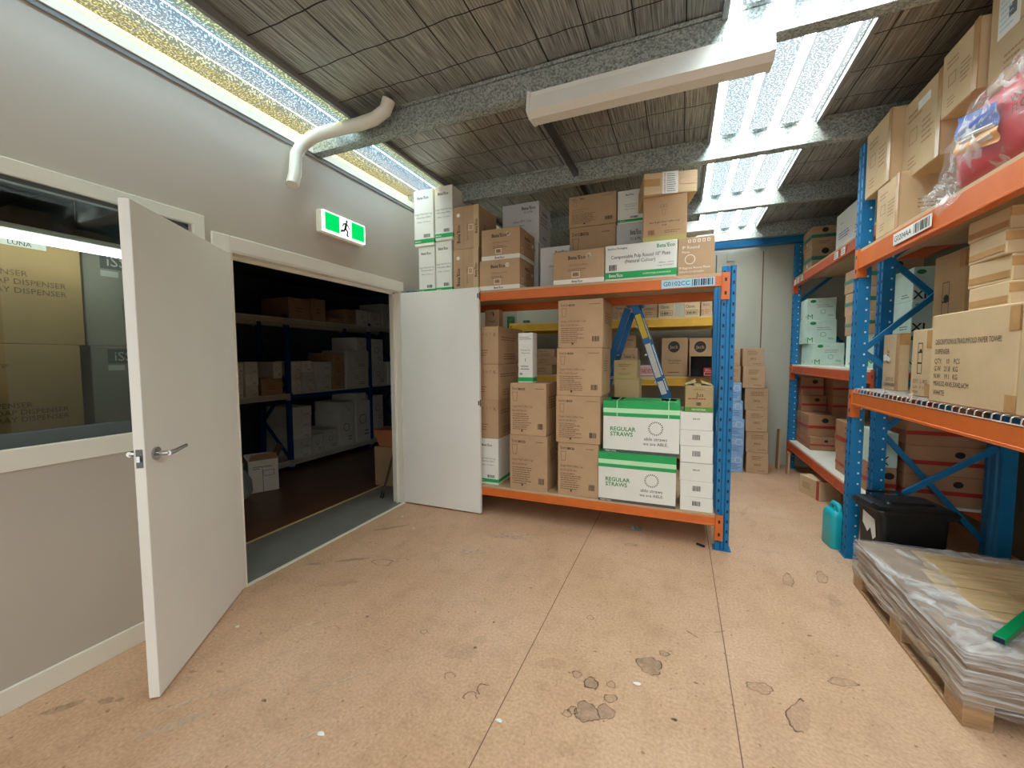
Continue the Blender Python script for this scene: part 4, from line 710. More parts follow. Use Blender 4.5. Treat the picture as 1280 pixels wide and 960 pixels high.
('of2', 'soap_label', -3.5, -3.0, 0.28, 1.19, 1.5, 2.06, 'large brown soap dispenser carton behind the window, upper one with a white label', 'cartons behind the office window'),
('of3', 'grey_iss', -3.55, -3.08, 1.235, 1.48, 1.0, 1.5, 'grey carton behind the window beside the door leaf, lower one', 'cartons behind the office window'),
('of4', 'grey_iss', -3.55, -3.08, 1.225, 1.48, 1.5, 2.06, 'grey carton behind the window beside the door leaf, upper one', 'cartons behind the office window'),
('RB1b', 'redband', 1.38, 1.624, 5.869, 6.12, 0.365, 0.513, 'red banded brown carton on the lowest deck tucked behind the bottom front one', 'brown cartons with red bands in the far right bay'),
('RB2b', 'redband', 1.38, 1.639, 5.967, 6.12, 0.513, 0.757, 'red banded brown carton tucked behind the second one of the front column', 'brown cartons with red bands in the far right bay'),
]
for row in CARTONS: carton(row)
# ------------------------------------------------------------------ the setting
def struct(b, name, loc=(0,0,0), parent=None, label=None):
    o = b.build(name, parent, loc)
    if parent is None: o['kind'] = 'structure'
    if label: o['label'] = label
    return o
WX, YB, XR, ZR, YO = -2.49, 6.27, 2.22, 3.06, -2.6     # left wall face, back wall, right wall, roof, open side behind the viewer
# floor with joints and stains
b = B(); b.box(WX-.0, XR, YO, YB, -.12, 0, 'floor')
def fquad(x0, y0, x1, y1, w, m, z):
    dx, dy = x1-x0, y1-y0; l = math.hypot(dx, dy); nx, ny = -dy/l*w/2, dx/l*w/2
    b.face([(x0-nx, y0-ny, z), (x0+nx, y0+ny, z), (x1+nx, y1+ny, z), (x1-nx, y1-ny, z)][::-1], m)
fquad(-.65, YO, -.65, YB, .0045, 'joint_dark', .0006); fquad(.235, YO, .225, YB, .0045, 'joint_dark', .0006)
def blot(x, y, r, ang, asp, edge, fill, z, arc=1.):
    n = 40; rr = random.Random(int(x*977+y*131)); ph = [rr.uniform(0, 6.28) for _ in range(4)]
    def P(k, s):
        a = 2*PI*k/n; q = r*.66*s*(1+.10*math.sin(3*a+ph[0])+.07*math.sin(5*a+ph[1])+.05*math.sin(9*a+ph[2])+.03*math.sin(14*a+ph[3]))
        u, v = math.cos(a)*q, math.sin(a)*q*asp; c, s_ = math.cos(ang), math.sin(ang)
        return (x+u*c-v*s_, y+u*s_+v*c, z)
    if fill: b.face([P(k, .9) for k in range(n)], fill)
    if edge:
        wd = .90 if r > .05 else .82
        for k in range(int(n*arc)): b.face([P(k, wd), P(k, 1), P(k+1, 1), P(k+1, wd)], edge)
BLOTS = [
(-1.896, 2.217, 0.11, 0.2, 0.6, 'stain_edge', None, 1),
(-1.788, 2.297, 0.06, 0.3, 0.7, 'stain_edge', None, 0.8),
(-0.102, 1.906, 0.085, 0, 1.0, 'stain_edge', 'stain_fill'),
(-0.401, 1.728, 0.033, 0, 1, 'stain_edge', 'stain_faint'),
(-0.332, 1.703, 0.05, 0.4, 1, 'stain_edge', 'stain_fill'),
(-0.249, 1.727, 0.03, 0, 1, 'stain_edge', 'stain_faint'),
(-0.320, 1.550, 0.075, 0, 1, 'stain_edge', 'stain_fill'),
(-0.373, 1.537, 0.03, 0, 1, 'stain_edge', 'stain_faint'),
(-0.390, 1.514, 0.028, 0, 1, 'stain_edge', 'stain_faint'),
(-0.249, 1.579, 0.055, 0.2, 1, 'stain_edge', 'stain_fill'),
(-0.241, 1.653, 0.045, 0.5, 0.7, 'stain_edge', 'stain_faint'),
(-0.426, 2.153, 0.03, 0, 1, 'stain_edge', None),
(-0.402, 2.280, 0.03, 0, 0.7, None, 'stain_faint'),
(-0.043, 2.013, 0.035, 0, 0.8, 'stain_edge', 'stain_faint'),
(-0.015, 2.030, 0.02, 0, 0.8, 'stain_edge', None),
(-0.927, 1.506, 0.04, 0, 0.8, 'stain_edge', None, 0.7),
(-0.787, 1.441, 0.045, 0, 0.9, 'stain_edge', None, 0.65),
(-0.756, 1.498, 0.045, 1, 0.9, 'stain_edge', None, 0.6),
(-0.357, 1.365, 0.05, 0, 1, None, 'stain_faint'),
(0.346, 1.949, 0.08, 0.2, 0.6, 'stain_edge', 'stain_faint'),
(0.684, 2.119, 0.09, 0.3, 0.4, 'stain_edge', 'stain_faint'),
(0.608, 3.928, 0.12, 1.3, 0.35, None, 'stain_faint'),
(0.698, 3.679, 0.12, 1.3, 0.35, None, 'stain_faint'),
(0.665, 3.001, 0.13, 1.4, 0.35, 'stain_edge', 'stain_faint'),
(0.872, 3.115, 0.13, 1.4, 0.35, 'stain_edge', 'stain_faint'),
(0.858, 2.829, 0.14, 1.4, 0.35, None, 'stain_faint'),
(-0.322, 3.137, 0.07, 0.2, 0.5, 'stain_edge', 'stain_faint'),
(-0.523, 1.747, 0.12, 0.4, 0.5, None, 'stain_faint'),
(-0.951, 1.658, 0.13, 0.5, 0.7, None, 'stain_faint'),
(-2.321, 2.023, 0.08, 0.5, 0.3, None, 'stain_fill'),
(-2.309, 0.765, 0.11, 0.9, 0.3, None, 'stain_fill'),
(-2.187, 0.852, 0.05, 0.4, 0.6, None, 'stain_fill'),
(-2.139, 0.876, 0.03, 0.4, 0.6, None, 'stain_fill'),
(-1.670, 1.551, 0.06, 0.4, 0.5, 'stain_edge', None, 0.5),
(-1.961, 1.896, 0.2, 0.6, 0.2, None, 'stain_faint'),
(-2.225, 2.710, 0.25, 0.8, 0.12, None, 'stain_fill'),
(-2.119, 2.165, 0.2, 0.6, 0.15, None, 'stain_fill'),
(0.468, 1.850, 0.15, 1.2, 0.4, 'stain_edge', 'stain_faint', 0.6),
(0.739, 1.979, 0.11, 2.2, 0.1, 'stain_edge', None, 0.6),
(-0.907, 1.767, 0.06, 0.5, 0.8, None, 'stain_faint'),
(-1.205, 1.712, 0.03, 0.5, 0.8, 'stain_edge', None),
(-0.901, 1.918, 0.012, 0, 1, None, 'stain_edge'),
(-0.903, 1.707, 0.015, 0, 1, None, 'stain_edge'),
(-1.568, 1.700, 0.014, 0, 1, None, 'stain_edge'),
(0.007, 1.644, 0.02, 0, 0.6, None, 'stain_edge'),
(0.092, 1.874, 0.015, 0, 0.6, None, 'stain_edge'),
(0.219, 2.286, 0.05, 0.6, 0.12, None, 'stain_edge'),
(0.085, 2.212, 0.055, -0.6, 0.12, None, 'stain_edge'),
(0.639, 2.423, 0.02, 0.3, 0.6, None, 'stain_edge'),
(-2.028, 1.086, 0.03, 0.3, 0.4, None, 'stain_fill'),
(-1.910, 1.134, 0.03, 0.3, 0.4, None, 'stain_fill'),
(-1.575, 1.100, 0.02, 0, 0.6, None, 'stain_edge'),
(-1.216, 2.946, 0.3, 0.3, 0.3, None, 'stain_pale'),
(-1.387, 2.587, 0.15, 0.3, 0.5, None, 'stain_pale'),
(-1.350, 1.310, 0.25, 0.9, 0.06, None, 'stain_pale'),
(-1.801, 1.541, 0.3, 0.9, 0.05, None, 'stain_pale'),
(-1.793, 0.895, 0.2, 0.9, 0.2, None, 'stain_pale'),
(-1.819, 1.028, 0.3, 0.9, 0.05, None, 'stain_pale'),
(-1.285, 1.012, 0.2, 1.2, 0.05, None, 'stain_pale'),
(0.571, 4.207, 0.2, 1.3, 0.2, None, 'stain_faint'),
]
for k, t in enumerate(BLOTS): blot(*t[:7], z=.0008+.00002*k, arc=t[7] if len(t) > 7 else 1.)
struct(b, 'floor')
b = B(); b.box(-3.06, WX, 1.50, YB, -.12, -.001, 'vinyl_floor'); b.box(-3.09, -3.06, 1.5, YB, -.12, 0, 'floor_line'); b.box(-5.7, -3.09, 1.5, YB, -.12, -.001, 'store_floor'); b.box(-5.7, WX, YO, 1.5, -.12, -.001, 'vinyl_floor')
struct(b, 'floor_storeroom')
b = B(); b.box(-2.50, -2.475, 1.645, 3.25, -.001, .006, 'white_trim'); struct(b, 'trim_1', label='pale threshold strip in the double doorway')
# left wall with window and doorway
WY0, WY1, WZ0, WZ1 = -.35, 1.455, 1.06, 2.165
DY0, DY1, DZ = 1.645, 3.255, 2.065
b = B(); x0, x1 = WX-.12, WX
for y0, y1, z0, z1 in ((YO, WY0, 0, 2.90), (WY0, WY1, 0, WZ0), (WY0, WY1, WZ1, 2.90), (WY1, DY0, 0, 2.90), (DY0, DY1, DZ, 2.90), (DY1, YB, 0, 2.90)): b.box(x0, x1, y0, y1, z0, z1, 'wall_paint')
struct(b, 'wall_left')
b = B(); b.box(WX-.14, WX+.02, YO, YB, 2.90, 2.955, 'white_trim'); b.box(WX-.05, WX+.012, YO, YB, 2.875, 2.90, 'frame_grey'); struct(b, 'trim_2', label='white capping along the top of the grey painted wall')  # grey strip below stands in for the capping's shadow line
b = B(); b.box(WX, WX+.014, YO, 1.535, 0, .10, 'white_trim', .003); struct(b, 'baseboard_left')
# window
w = empty('window_1', (WX, .55, 1.06), 'white framed office window with cartons stacked behind the glass', 'window'); w['kind'] = 'structure'
def lb(name, *boxes, parent, m, off):
    q = B()
    for x in boxes: q.box(x[0]-off[0], x[1]-off[0], x[2]-off[1], x[3]-off[1], x[4]-off[2], x[5]-off[2], m, .002)
    return q.build(name, parent)
off = (WX, .55, 1.06)
lb('window_frame', (WX-.005, WX+.016, WY0-.06, WY1+.055, WZ1-.005, WZ1+.055), (WX-.005, WX+.016, WY0-.06, WY1+.055, .975, WZ0+.003), (WX-.005, WX+.016, WY1-.003, WY1+.055, WZ0, WZ1), (WX-.005, WX+.016, WY0-.06, WY0+.003, WZ0, WZ1), parent=w, m='white_trim', off=off)
lb('sash', (WX-.075, WX-.035, WY0, WY1, WZ0, WZ0+.06), (WX-.075, WX-.035, WY0, WY1, WZ1-.02, WZ1), (WX-.075, WX-.035, WY1-.012, WY1, WZ0, WZ1), (WX-.075, WX-.035, WY0, WY0+.012, WZ0, WZ1), parent=w, m='sash_dark', off=off)
lb('pane', (WX-.058, WX-.054, WY0+.01, WY1-.01, WZ0+.05, WZ1-.015), parent=w, m='glass', off=off)
# doorway frame
b = B()
b.box(WX-.125, WX+.016, DY0, DY0+.012, 0, DZ-.012, 'white_trim'); b.box(WX-.125, WX+.004, DY1-.012, DY1, 0, DZ-.012, 'white_trim'); b.box(WX-.125, WX+.016, DY0, DY1, DZ-.012, DZ, 'white_trim')
b.box(WX, WX+.018, DY0-.10, DY0+.001, 0, DZ+.085, 'white_trim', .003);
b.box(WX, WX+.018, DY0+.001, DY1+.03, DZ-.002, DZ+.085, 'white_trim', .003)
b.box(WX-.075, WX-.06, DY0, DY1, DZ-.034, DZ-.01, 'white_trim'); b.box(WX-.075, WX-.06, DY1-.034, DY1-.01, 0, DZ, 'white_trim')
struct(b, 'trim_3', label='white architrave around the double doorway')
def leaf(name, label, hinge, ang, L, side, th=.04):
    d = empty(name, (hinge[0], hinge[1], 0), label, 'door', rot=ang); d['kind'] = 'structure'
    q = B(); y0, y1 = (0, -th) if side > 0 else (0, th)
    q.box(.002, L, min(y0, y1), max(y0, y1), .012, 2.045, 'door_white', .002); q.build('door_panel', d)
    return d
a1 = math.atan2(.94-1.645, -1.985+2.475)
d1 = leaf('door_1', 'white flush door leaf with chrome lever swung open beside the window', (-2.474, 1.645), a1, .858, +1)
# leaf local: +x to the free edge, visible face y=0 looks along +y
def handle(parent, x, y, s):
    h = B(); h.tube([(x, y, 1.03), (x, y+s*.008, 1.03)], .027, 'steel_chrome', 20); h.tube([(x, y+s*.008, 1.03), (x, y+s*.05, 1.03)], .010, 'steel_chrome', 12)
    h.tube([(x+.006, y+s*.05, 1.03), (x-.03, y+s*.053, 1.03), (x-.125, y+s*.05, 1.036)], [.011, .010, .008], 'steel_chrome', 12)
    o = h.build('door_handle', parent); o['label'] = 'chrome lever handle'; return o
handle(d1, .858-.065, 0, 1); handle(d1, .858-.065, -.04, -1)
q = B(); q.box(.858, .8595, -.032, -.008, .985, 1.06, 'steel_dark'); q.build('latch_plate', d1)
q = B(); q.box(.8585, .868, -.026, -.014, 1.01, 1.034, 'steel_chrome'); q.build('latch_bolt', d1)
d2 = leaf('door_2', 'white flush door leaf folded open in front of the centre rack', (-2.487, 3.284), 0, .838, +1, .034)
for z in (1.03, 1.98):
    q = B(); q.box(.838, .8395, -.028, -.008, z-.04, z+.02, 'steel_dark'); q.box(.824, .836, -.0355, -.034, z-.03, z+.01, 'steel_dark'); q.build('flush_bolt', d2)
for dd, zs in ((d1, (.25, 1.05, 1.8)), (d2, (.25, 1.05, 1.8))):
    for z in zs:
        q = B(); q.tube([(-.004, -.005, z-.05), (-.004, -.005, z+.05)], .006, 'steel_chrome', 8); q.build('hinge', dd)
# other walls
b = B(); b.box(WX-.12, XR+.12, YB, YB+.12, 0, ZR, 'concrete_wall')
for x in (.43, .98, 1.9): b.box(x-.006, x+.006, YB-.004, YB, 0, 2.8, 'seam')
for x in (.6, 1.12): b.box(x-.045, x+.045, YB-.02, YB, 2.70, 2.80, 'concrete_wall')
struct(b, 'wall_back')
b = B(); b.box(XR, XR+.12, YO, YB, 0, ZR, 'olive_wall'); struct(b, 'wall_right')
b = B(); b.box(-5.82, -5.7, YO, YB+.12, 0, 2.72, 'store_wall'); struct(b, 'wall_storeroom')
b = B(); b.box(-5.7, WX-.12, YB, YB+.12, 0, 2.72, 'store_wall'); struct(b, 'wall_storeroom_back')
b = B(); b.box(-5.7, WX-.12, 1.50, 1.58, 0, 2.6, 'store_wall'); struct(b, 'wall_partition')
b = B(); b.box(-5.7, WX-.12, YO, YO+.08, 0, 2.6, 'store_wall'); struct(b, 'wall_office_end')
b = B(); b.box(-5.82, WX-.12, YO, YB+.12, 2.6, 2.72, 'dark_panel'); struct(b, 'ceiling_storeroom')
b = B(); b.box(.0, XR, YB-.19, YB-.12, 2.84, 2.975, 'blue_steel', .004); b.box(.0, XR, YB-.21, YB-.10, 2.835, 2.845, 'blue_steel'); b.box(-2.4, .0, YB-.19, YB-.12, 2.84, 2.975, 'blue_steel', .004); struct(b, 'trim_4', label='blue steel beam along the top of the back wall')
# roof: foil blanket between purlins with two skylight strips
PUR = [2.27+1.215*k for k in (-4, -3, -2, 0, 1, 2, 3)]
b = B()
def sag(x, y):
    t = (y-PUR[0])/1.215; u = t-math.floor(t)
    return ZR-.02*math.sin(PI*u)**2-.002*math.sin(x*37)-.003*math.sin(x*11+y*2)
for xa, xb in ((WX-.17, SKY_L[0]), (SKY_L[1], SKY_R[0]), (SKY_R[1], XR+.1)):
    nx = max(1, int((xb-xa)/.035)); ny = 110
    vs = [(xa+(xb-xa)*i/nx, YO+(YB+.1-YO)*j/ny, 0) for j in range(ny+1) for i in range(nx+1)]
    vs = [(x, y, sag(x, y)) for x, y, z in vs]
    b.add(vs, [(j*(nx+1)+i, (j+1)*(nx+1)+i, (j+1)*(nx+1)+i+1, j*(nx+1)+i+1) for j in range(ny) for i in range(nx)], 'foil', None, True)
b.box(WX-.17, XR+.2, YO, YB+.1, ZR+.12, ZR+.16, 'dark_panel')
struct(b, 'ceiling')
for (xa, xb), nm, lab in ((SKY_L, 'skylight_yellowed', 'yellowed translucent skylight strip along the grey painted wall'), (SKY_R, 'skylight_clear', 'clear translucent skylight strip over the aisle by the tall racks')):
    b = B(); xs = []; x = xa; p = .19
    k0 = math.floor(xa/p)
    pts = []
    for k in range(k0, k0+8):
        for u, z in ((0, .035), (.23, .035), (.29, 0), (.94, 0)): pts.append((k*p+u*p, z))
    pts = [q for q in pts if xa+.002 < q[0] < xb-.002]; pts = [(xa, pts[0][1])]+pts+[(xb, pts[-1][1])]
    n = len(pts); vs = [(x, y, ZR+.004+z) for y in (YO, YB+.1) for x, z in pts]
    b.add(vs, [(i, n+i, n+i+1, i+1) for i in range(n-1)], nm)
    struct(b, 'skylight', label=lab)
    q = B()
    for x in (xa, xb): q.box(x-.012, x+.012, YO, YB, ZR-.045, ZR+.06, 'frame_grey')
    struct(q, 'trim_5' if xa < 0 else 'trim_6')
for k, y in enumerate(PUR):
    b = B(); b.box(WX-.06 if k < 6 else WX, XR, y, y+.004, 2.90, 3.055, 'galv'); b.box(WX-.06 if k < 6 else WX, XR, y, y+.075, 2.896, 2.90, 'galv'); b.box(WX, XR, y, y+.065, 3.03, 3.034, 'galv'); b.box(WX, XR, y+.071, y+.075, 2.896, 2.915, 'galv')
    struct(b, 'ceiling_beam')
b = B()
for y in PUR[:-1]: b.box(-.86, -.82, y+.08, y+1.215, 2.945, 2.985, 'steel_dark')
struct(b, 'trim_7', label='grey steel bridging bar between the roof purlins')

# ------------------------------------------------------------------ roof fittings
def batten(loc, label, L=1.14):
    t = empty('fluorescent_light', loc, label, 'light fitting', 'fluorescent battens under the purlins')
    q = B(); q.prism([(-.03, .0), (.05, .0), (.05, .04), (-.03, .04)], 0, L, 'lamp_white', Matrix.Rotation(-PI/2, 4, 'Z')); q.build('housing', t)
    q = B(); tf = Matrix.Rotation(-PI/2, 4, 'Z')
    # profile (x = towards the viewer is +, z up)
    prof = [(.055, .012), (.058, .010), (.075, -.070), (.030, -.088), (-.055, -.080), (-.06, -.02), (-.03, .0)]
    q.prism(prof[::-1], 0, L, 'lamp_white', tf); q.build('diffuser', t)
    for y in (0, L):
        q = B(); q.prism([(.060, .043), (.080, -.070), (.030, -.090), (-.064, -.080), (-.064, .043)][::-1], y-.008, y+.008, 'lamp_white', tf); q.build('end_cap', t)
    q = B()
    for y in (.2, L-.2): q.bar((y, 0, .038), (y, 0, .075), .06, .003, 'steel_dark', (1,0,0))
    q.build('mounting_clip', t)
    return t
lt = batten((-.79, 2.235, 2.822), 'long white fluorescent batten fixed under the first roof purlin in front')
copy_tree(lt, (-.86, 4.66, 2.755), 'white fluorescent batten seen far back behind the carton with white printing')
b = B(); b.tube([(-2.405, 2.03, 2.575), (-2.41, 2.06, 2.66), (-2.43, 2.09, 2.80), (-2.41, 2.12, 2.87), (-2.35, 2.15, 2.925), (-2.26, 2.165, 2.945), (-1.98, 2.18, 2.945), (-1.84, 2.185, 2.955), (-1.76, 2.19, 2.99), (-1.73, 2.19, 3.05)], .040, 'pvc', 20)
tag(b.build('drain_pipe'), 'bent white plastic pipe hooking down over the grey wall by the first purlin', 'pipe')
# exit sign
s = empty('exit_sign', (WX+.001, 2.51, 2.36), 'lit green running man exit sign on the grey wall above the double doors', 'exit sign')
q = B(); q.box(0, .05, -.225, .225, -.012, .155, 'white_trim', .008); q.build('housing', s)
q = B(); q.box(.05, .068, -.215, .215, 0, .15, 'exit_white', .003); q.box(.068, .0685, -.20, -.062, .012, .138, 'exit_green'); q.box(.068, .0685, .062, .20, .012, .138, 'exit_green')
tf = Matrix(((0,0,1,.0692),(1,0,0,0),(0,1,0,0),(0,0,0,1)))
def limb(p, r=.0075):
    for (ax, ay), (bx, by) in zip(p, p[1:]):
        l = math.hypot(bx-ax, by-ay); nx, ny = -(by-ay)/l*r, (bx-ax)/l*r
        q.add([(ax+nx, ay+ny, 0), (bx+nx, by+ny, 0), (bx-nx, by-ny, 0), (ax-nx, ay-ny, 0)], [(3,2,1,0)], 'black_print', tf)
    for x, y in p: q.add([(x+math.cos(2*PI*k/10)*r, y+math.sin(2*PI*k/10)*r, .0002) for k in range(10)], [tuple(range(10))], 'black_print', tf)
q.add([(.012+math.cos(2*PI*k/16)*.011, .125+math.sin(2*PI*k/16)*.011, 0) for k in range(16)], [tuple(range(16))], 'black_print', tf)
limb([(.006, .105), (-.006, .066)], .011); limb([(.006, .106), (.026, .094), (.034, .076)], .0055); limb([(.0, .106), (-.022, .098), (-.03, .080)], .0055)
limb([(-.004, .066), (.018, .05), (.012, .02), (.022, .016)]); limb([(-.006, .066), (-.020, .046), (-.042, .044), (-.046, .036)])
q.build('sign_face', s)['label'] = 'green and white lit face with running figure'
# ------------------------------------------------------------------ racking
def rack(name, label, loc, rot, posts, D, H, levels, pm, bm_, braces, pw=.09, pd=.07, slots=True, beamcol=None, skip_end=()):
    """local x along the rack, y into the depth, front at y=0; levels: (top z, beam height, deck)"""
    r = empty(name, loc, label, 'rack', rot=rot)
    for i, x in enumerate(posts):
        for y, front in ((0, True), (D-pd, False)):
            q = B(); w2 = pw/2
            q.prism([(-w2, 0), (-w2*.35, 0), (-w2*.2, .012), (w2*.2, .012), (w2*.35, 0), (w2, 0), (w2, pd), (w2-.006, pd), (w2-.006, .02), (-w2+.006, .02), (-w2+.006, pd), (-w2, pd)], 0, H, pm, Matrix(((1,0,0,x),(0,0,1,y),(0,1,0,0),(0,0,0,1))))
            if slots and front:
                z = .06
                while z < H-.03:
                    for u in (-w2*.66, w2*.66):
                        q.box(x+u-.006, x+u+.006, y-.0008, y, z, z+.022, 'slot_dark')
                    for sx in (-1, 1):
                        q.box(x+sx*w2-.0008, x+sx*w2+.0008, y+.045, y+.055, z+.02, z+.032, 'slot_light' if slots == 'light' else 'slot_dark')
                    z += .075
            p = q.build('upright_post', r)
            q = B(); q.box(x-w2-.015, x+w2+.015, y-.01, y+pd+.015, 0, .006, pm); q.build('base_plate', p)
        for (ya, za), (yb, zb) in braces:
            q = B(); q.bar((x, ya, za), (x, yb, zb), .034, .024, pm, (1,0,0)); q.build('brace', r)
    for i, (x0, x1) in enumerate(zip(posts, posts[1:])):
        for k, (zt, hb, deck) in enumerate(levels):
            m = beamcol(i, k) if beamcol else bm_
            for y, s in ((-.004, -1), (D+.004, 1)):
                q = B(); ya, yb = (y-.0, y+.042) if s < 0 else (y-.042, y)
                xa, xb = x0+pw/2, x1-pw/2
                q.box(xa, xb, ya, yb, zt-hb, zt, m, .003)
                if s < 0: q.box(xa, xb, ya-.006, ya, zt-hb, zt-hb+.014, m, .002)
                o = q.build('beam', r)
                ch = .2 if pw > .06 else .1
                for xx, sg in ((x0, 1), (x1, -1)):
                    q = B()
                    yo = y-.006 if s < 0 else y
                    xi0, xi1 = sorted((xx-sg*.004, xx+sg*(pw/2+.002)))
                    q.box(xi0, xi1, yo, yo+.006, zt-ch+.03, zt+.02, m)
                    if ch > .15:
                        for zz_ in (zt-.03, zt-ch+.075): q.box((xi0+xi1)/2-.007, (xi0+xi1)/2+.007, yo-.001, yo, zz_-.012, zz_+.012, 'slot_dark')
                    xs = xx+sg*pw/2
                    q.box(min(xs, xs+sg*.005), max(xs, xs+sg*.005), yo, yo+.05, zt-ch+.03, zt+.02, m)
                    q.build('beam_connector', o)
            if deck == 'wire':
                q = B(); n = int((x1-x0-pw)/.05); wz = zt+.030
                for j in range(n+1):
                    x = x0+pw/2+.02+(x1-x0-pw-.04)*j/n
                    q.tube([(x, .0, zt+.002), (x, .002, wz-.006), (x, .010, wz), (x, D-.01, wz)], .0028, 'wire', 5)
                for j in range(9): q.tube([(x0+pw/2+.01, .03+(D-.06)*j/8, wz-.005), (x1-pw/2-.01, .03+(D-.06)*j/8, wz-.005)], .003, 'wire', 5)
                q.tube([(x0+pw/2+.01, -.003, zt+.003), (x1-pw/2-.01, -.003, zt+.003)], .003, 'wire', 5)
                q.build('wire_deck', r)
            elif deck:
                q = B(); q.box(x0+pw/2+.004, x1-pw/2-.004, .004, D-.004, zt, zt+.02, deck, .002); q.build('deck_board', r)
    return r
def blabel(parent, x, z, w, h, text, base, y=-.0125, ink='ink'):
    q = B(); q.box(x-w/2, x+w/2, y, y+.002, z-h/2, z+h/2, base)
    tf = Matrix(((1,0,0,x-w/2),(0,0,-1,y-.0004),(0,1,0,z-h/2),(0,0,0,1)))
    if text: paint(q, tf, w, h, [('T',text,.04,.5,.52,ink,'l',.5),('BC',.58,.12,.96,.88,ink)], random.Random(3))
    else: paint(q, tf, w, h, [('LN',.08,.1,.92,.9,3,ink)], random.Random(int(x*99)))
    q.build('location_label', parent)['label'] = 'pale location label with dark print'
R1 = rack('pallet_rack', 'low blue and orange pallet rack in the middle, two decks full of cartons', (-2.40, 3.29, 0), 0, [0, 2.71], .83, 2.065, [(2.0, .075, 'board'), (.245, .065, 'board')], 'blue_steel', 'orange_steel', [((.05, .35), (.80, .95)), ((.80, .95), (.05, 1.55))])
blabel(R1, 2.44, 1.963, .36, .062, 'G0102CC', 'label_blue')
zz = [((.05, .28), (.78, .85)), ((.78, .85), (.05, 1.46)), ((.05, 1.46), (.78, 2.17)), ((.78, 2.17), (.05, 2.72))]
R2 = rack('pallet_rack', 'tall blue and orange pallet rack with a wire lower deck, beside the wrapped stack', (1.11, 3.54, 0), -PI/2, [0, 2.6], .84, 2.84, [(2.125, .115, 'board'), (1.172, .085, 'wire')], 'blue_steel', 'orange_steel', zz, .085, .07, 'light')
blabel(R2, .74, 2.073, .38, .062, 'G0204AA', 'paper')
zb = [((.05, 2.1), (.62, 1.48)), ((.62, 1.48), (.05, .88)), ((.05, .88), (.62, .17)), ((.05, 2.1), (.62, 2.6))]
R3 = rack('pallet_rack', 'tall blue and red orange pallet rack against the concrete back wall', (1.30, 6.15, 0), -PI/2, [0, 2.44], .70, 2.82, [(2.38, .09, 'board'), (1.305, .085, 'board_white'), (.345, .085, 'board_white')], 'blue_steel', 'red_orange_steel', zb, .085, .07, 'light')
for x, z in ((.12, 2.335), (.26, 2.335), (.42, 2.335), (1.55, 2.335), (1.72, 2.335), (2.22, 2.335), (.2, 1.262), (.5, 1.262), (1.7, .30), (1.0, .30)): blabel(R3, x, z, .10, .06 if z > 2 else .045, '', 'paper' if z > 2 else 'orange_steel')
R4 = rack('pallet_rack', 'rack with yellow beams standing against the back wall behind the ladder', (-2.28, 5.48, 0), 0, [0, 2.72], .72, 2.02, [(1.90, .10, 'board'), (1.165, .10, 'board'), (.25, .10, 'board')], 'green_steel', 'yellow_steel', [((.05, .3), (.66, .9)), ((.66, .9), (.05, 1.5))])
def scol(i, k): return 'navy_steel' if (k == 1 and i > 0) else 'cream_steel'
R5 = rack('shelving_rack', 'long blue and cream shelving run in the dark store room', (-4.585, 2.52, 0), PI/2, [0, 1.2, 2.68, 3.55], .56, 1.98, [(1.92, .05, 'board_white'), (.965, .05, 'board_white'), (.11, .05, 'board_white')], 'navy_steel', 'cream_steel', [((.05, .15), (.5, .6)), ((.5, .6), (.05, 1.1)), ((.05, 1.1), (.5, 1.6))], .05, .05, False, scol)

# ------------------------------------------------------------------ step ladder
lad = empty('step_ladder', (-.47, 4.65, 0), 'blue fibreglass step ladder standing open behind the centre rack', 'ladder')
fr = lambda z: (2.0-z)*.335+.01; rr_ = lambda z: -(2.0-z)*.316-.02
for y in (-.24, .24):
    q = B(); q.bar((fr(0), y, .0), (fr(2.0), y, 2.0), .03, .072, 'ladder_blue', (1,0,.3)); o = q.build('front_rail', lad)
    for za, zb_, m in ((1.62, 1.86, 'yellow_label'), (1.22, 1.56, 'paper'), (1.05, 1.18, 'paper')):
        q = B(); q.bar((fr(za), y-.0165, za), (fr(zb_), y-.0165, zb_), .002, .055, m, (1,0,.3)); q.build('sticker', o)
    q = B(); q.bar((rr_(0), y*.9, 0), (rr_(1.93), y*.9, 1.93), .028, .07, 'ladder_blue', (1,0,-.3)); q.build('rear_rail', lad)
for k in range(6):
    z = .3+.29*k; q = B(); q.box(fr(z)-.06, fr(z)+.03, -.225, .225, z-.02, z, 'alu', .003); q.build('step', lad)
for k in range(3):
    z = .35+.55*k; q = B(); q.bar((rr_(z), -.21, z), (rr_(z), .21, z), .03, .02, 'alu'); q.build('rear_brace', lad)
q = B(); q.box(-.10, .09, -.26, .26, 1.985, 2.03, 'ladder_blue', .01); q.build('top_cap', lad)
q = B()
for y in (-.22, .22): q.bar((fr(1.2), y, 1.2), (rr_(1.2), y*.9, 1.2), .012, .012, 'alu')
q.build('spreader', lad)

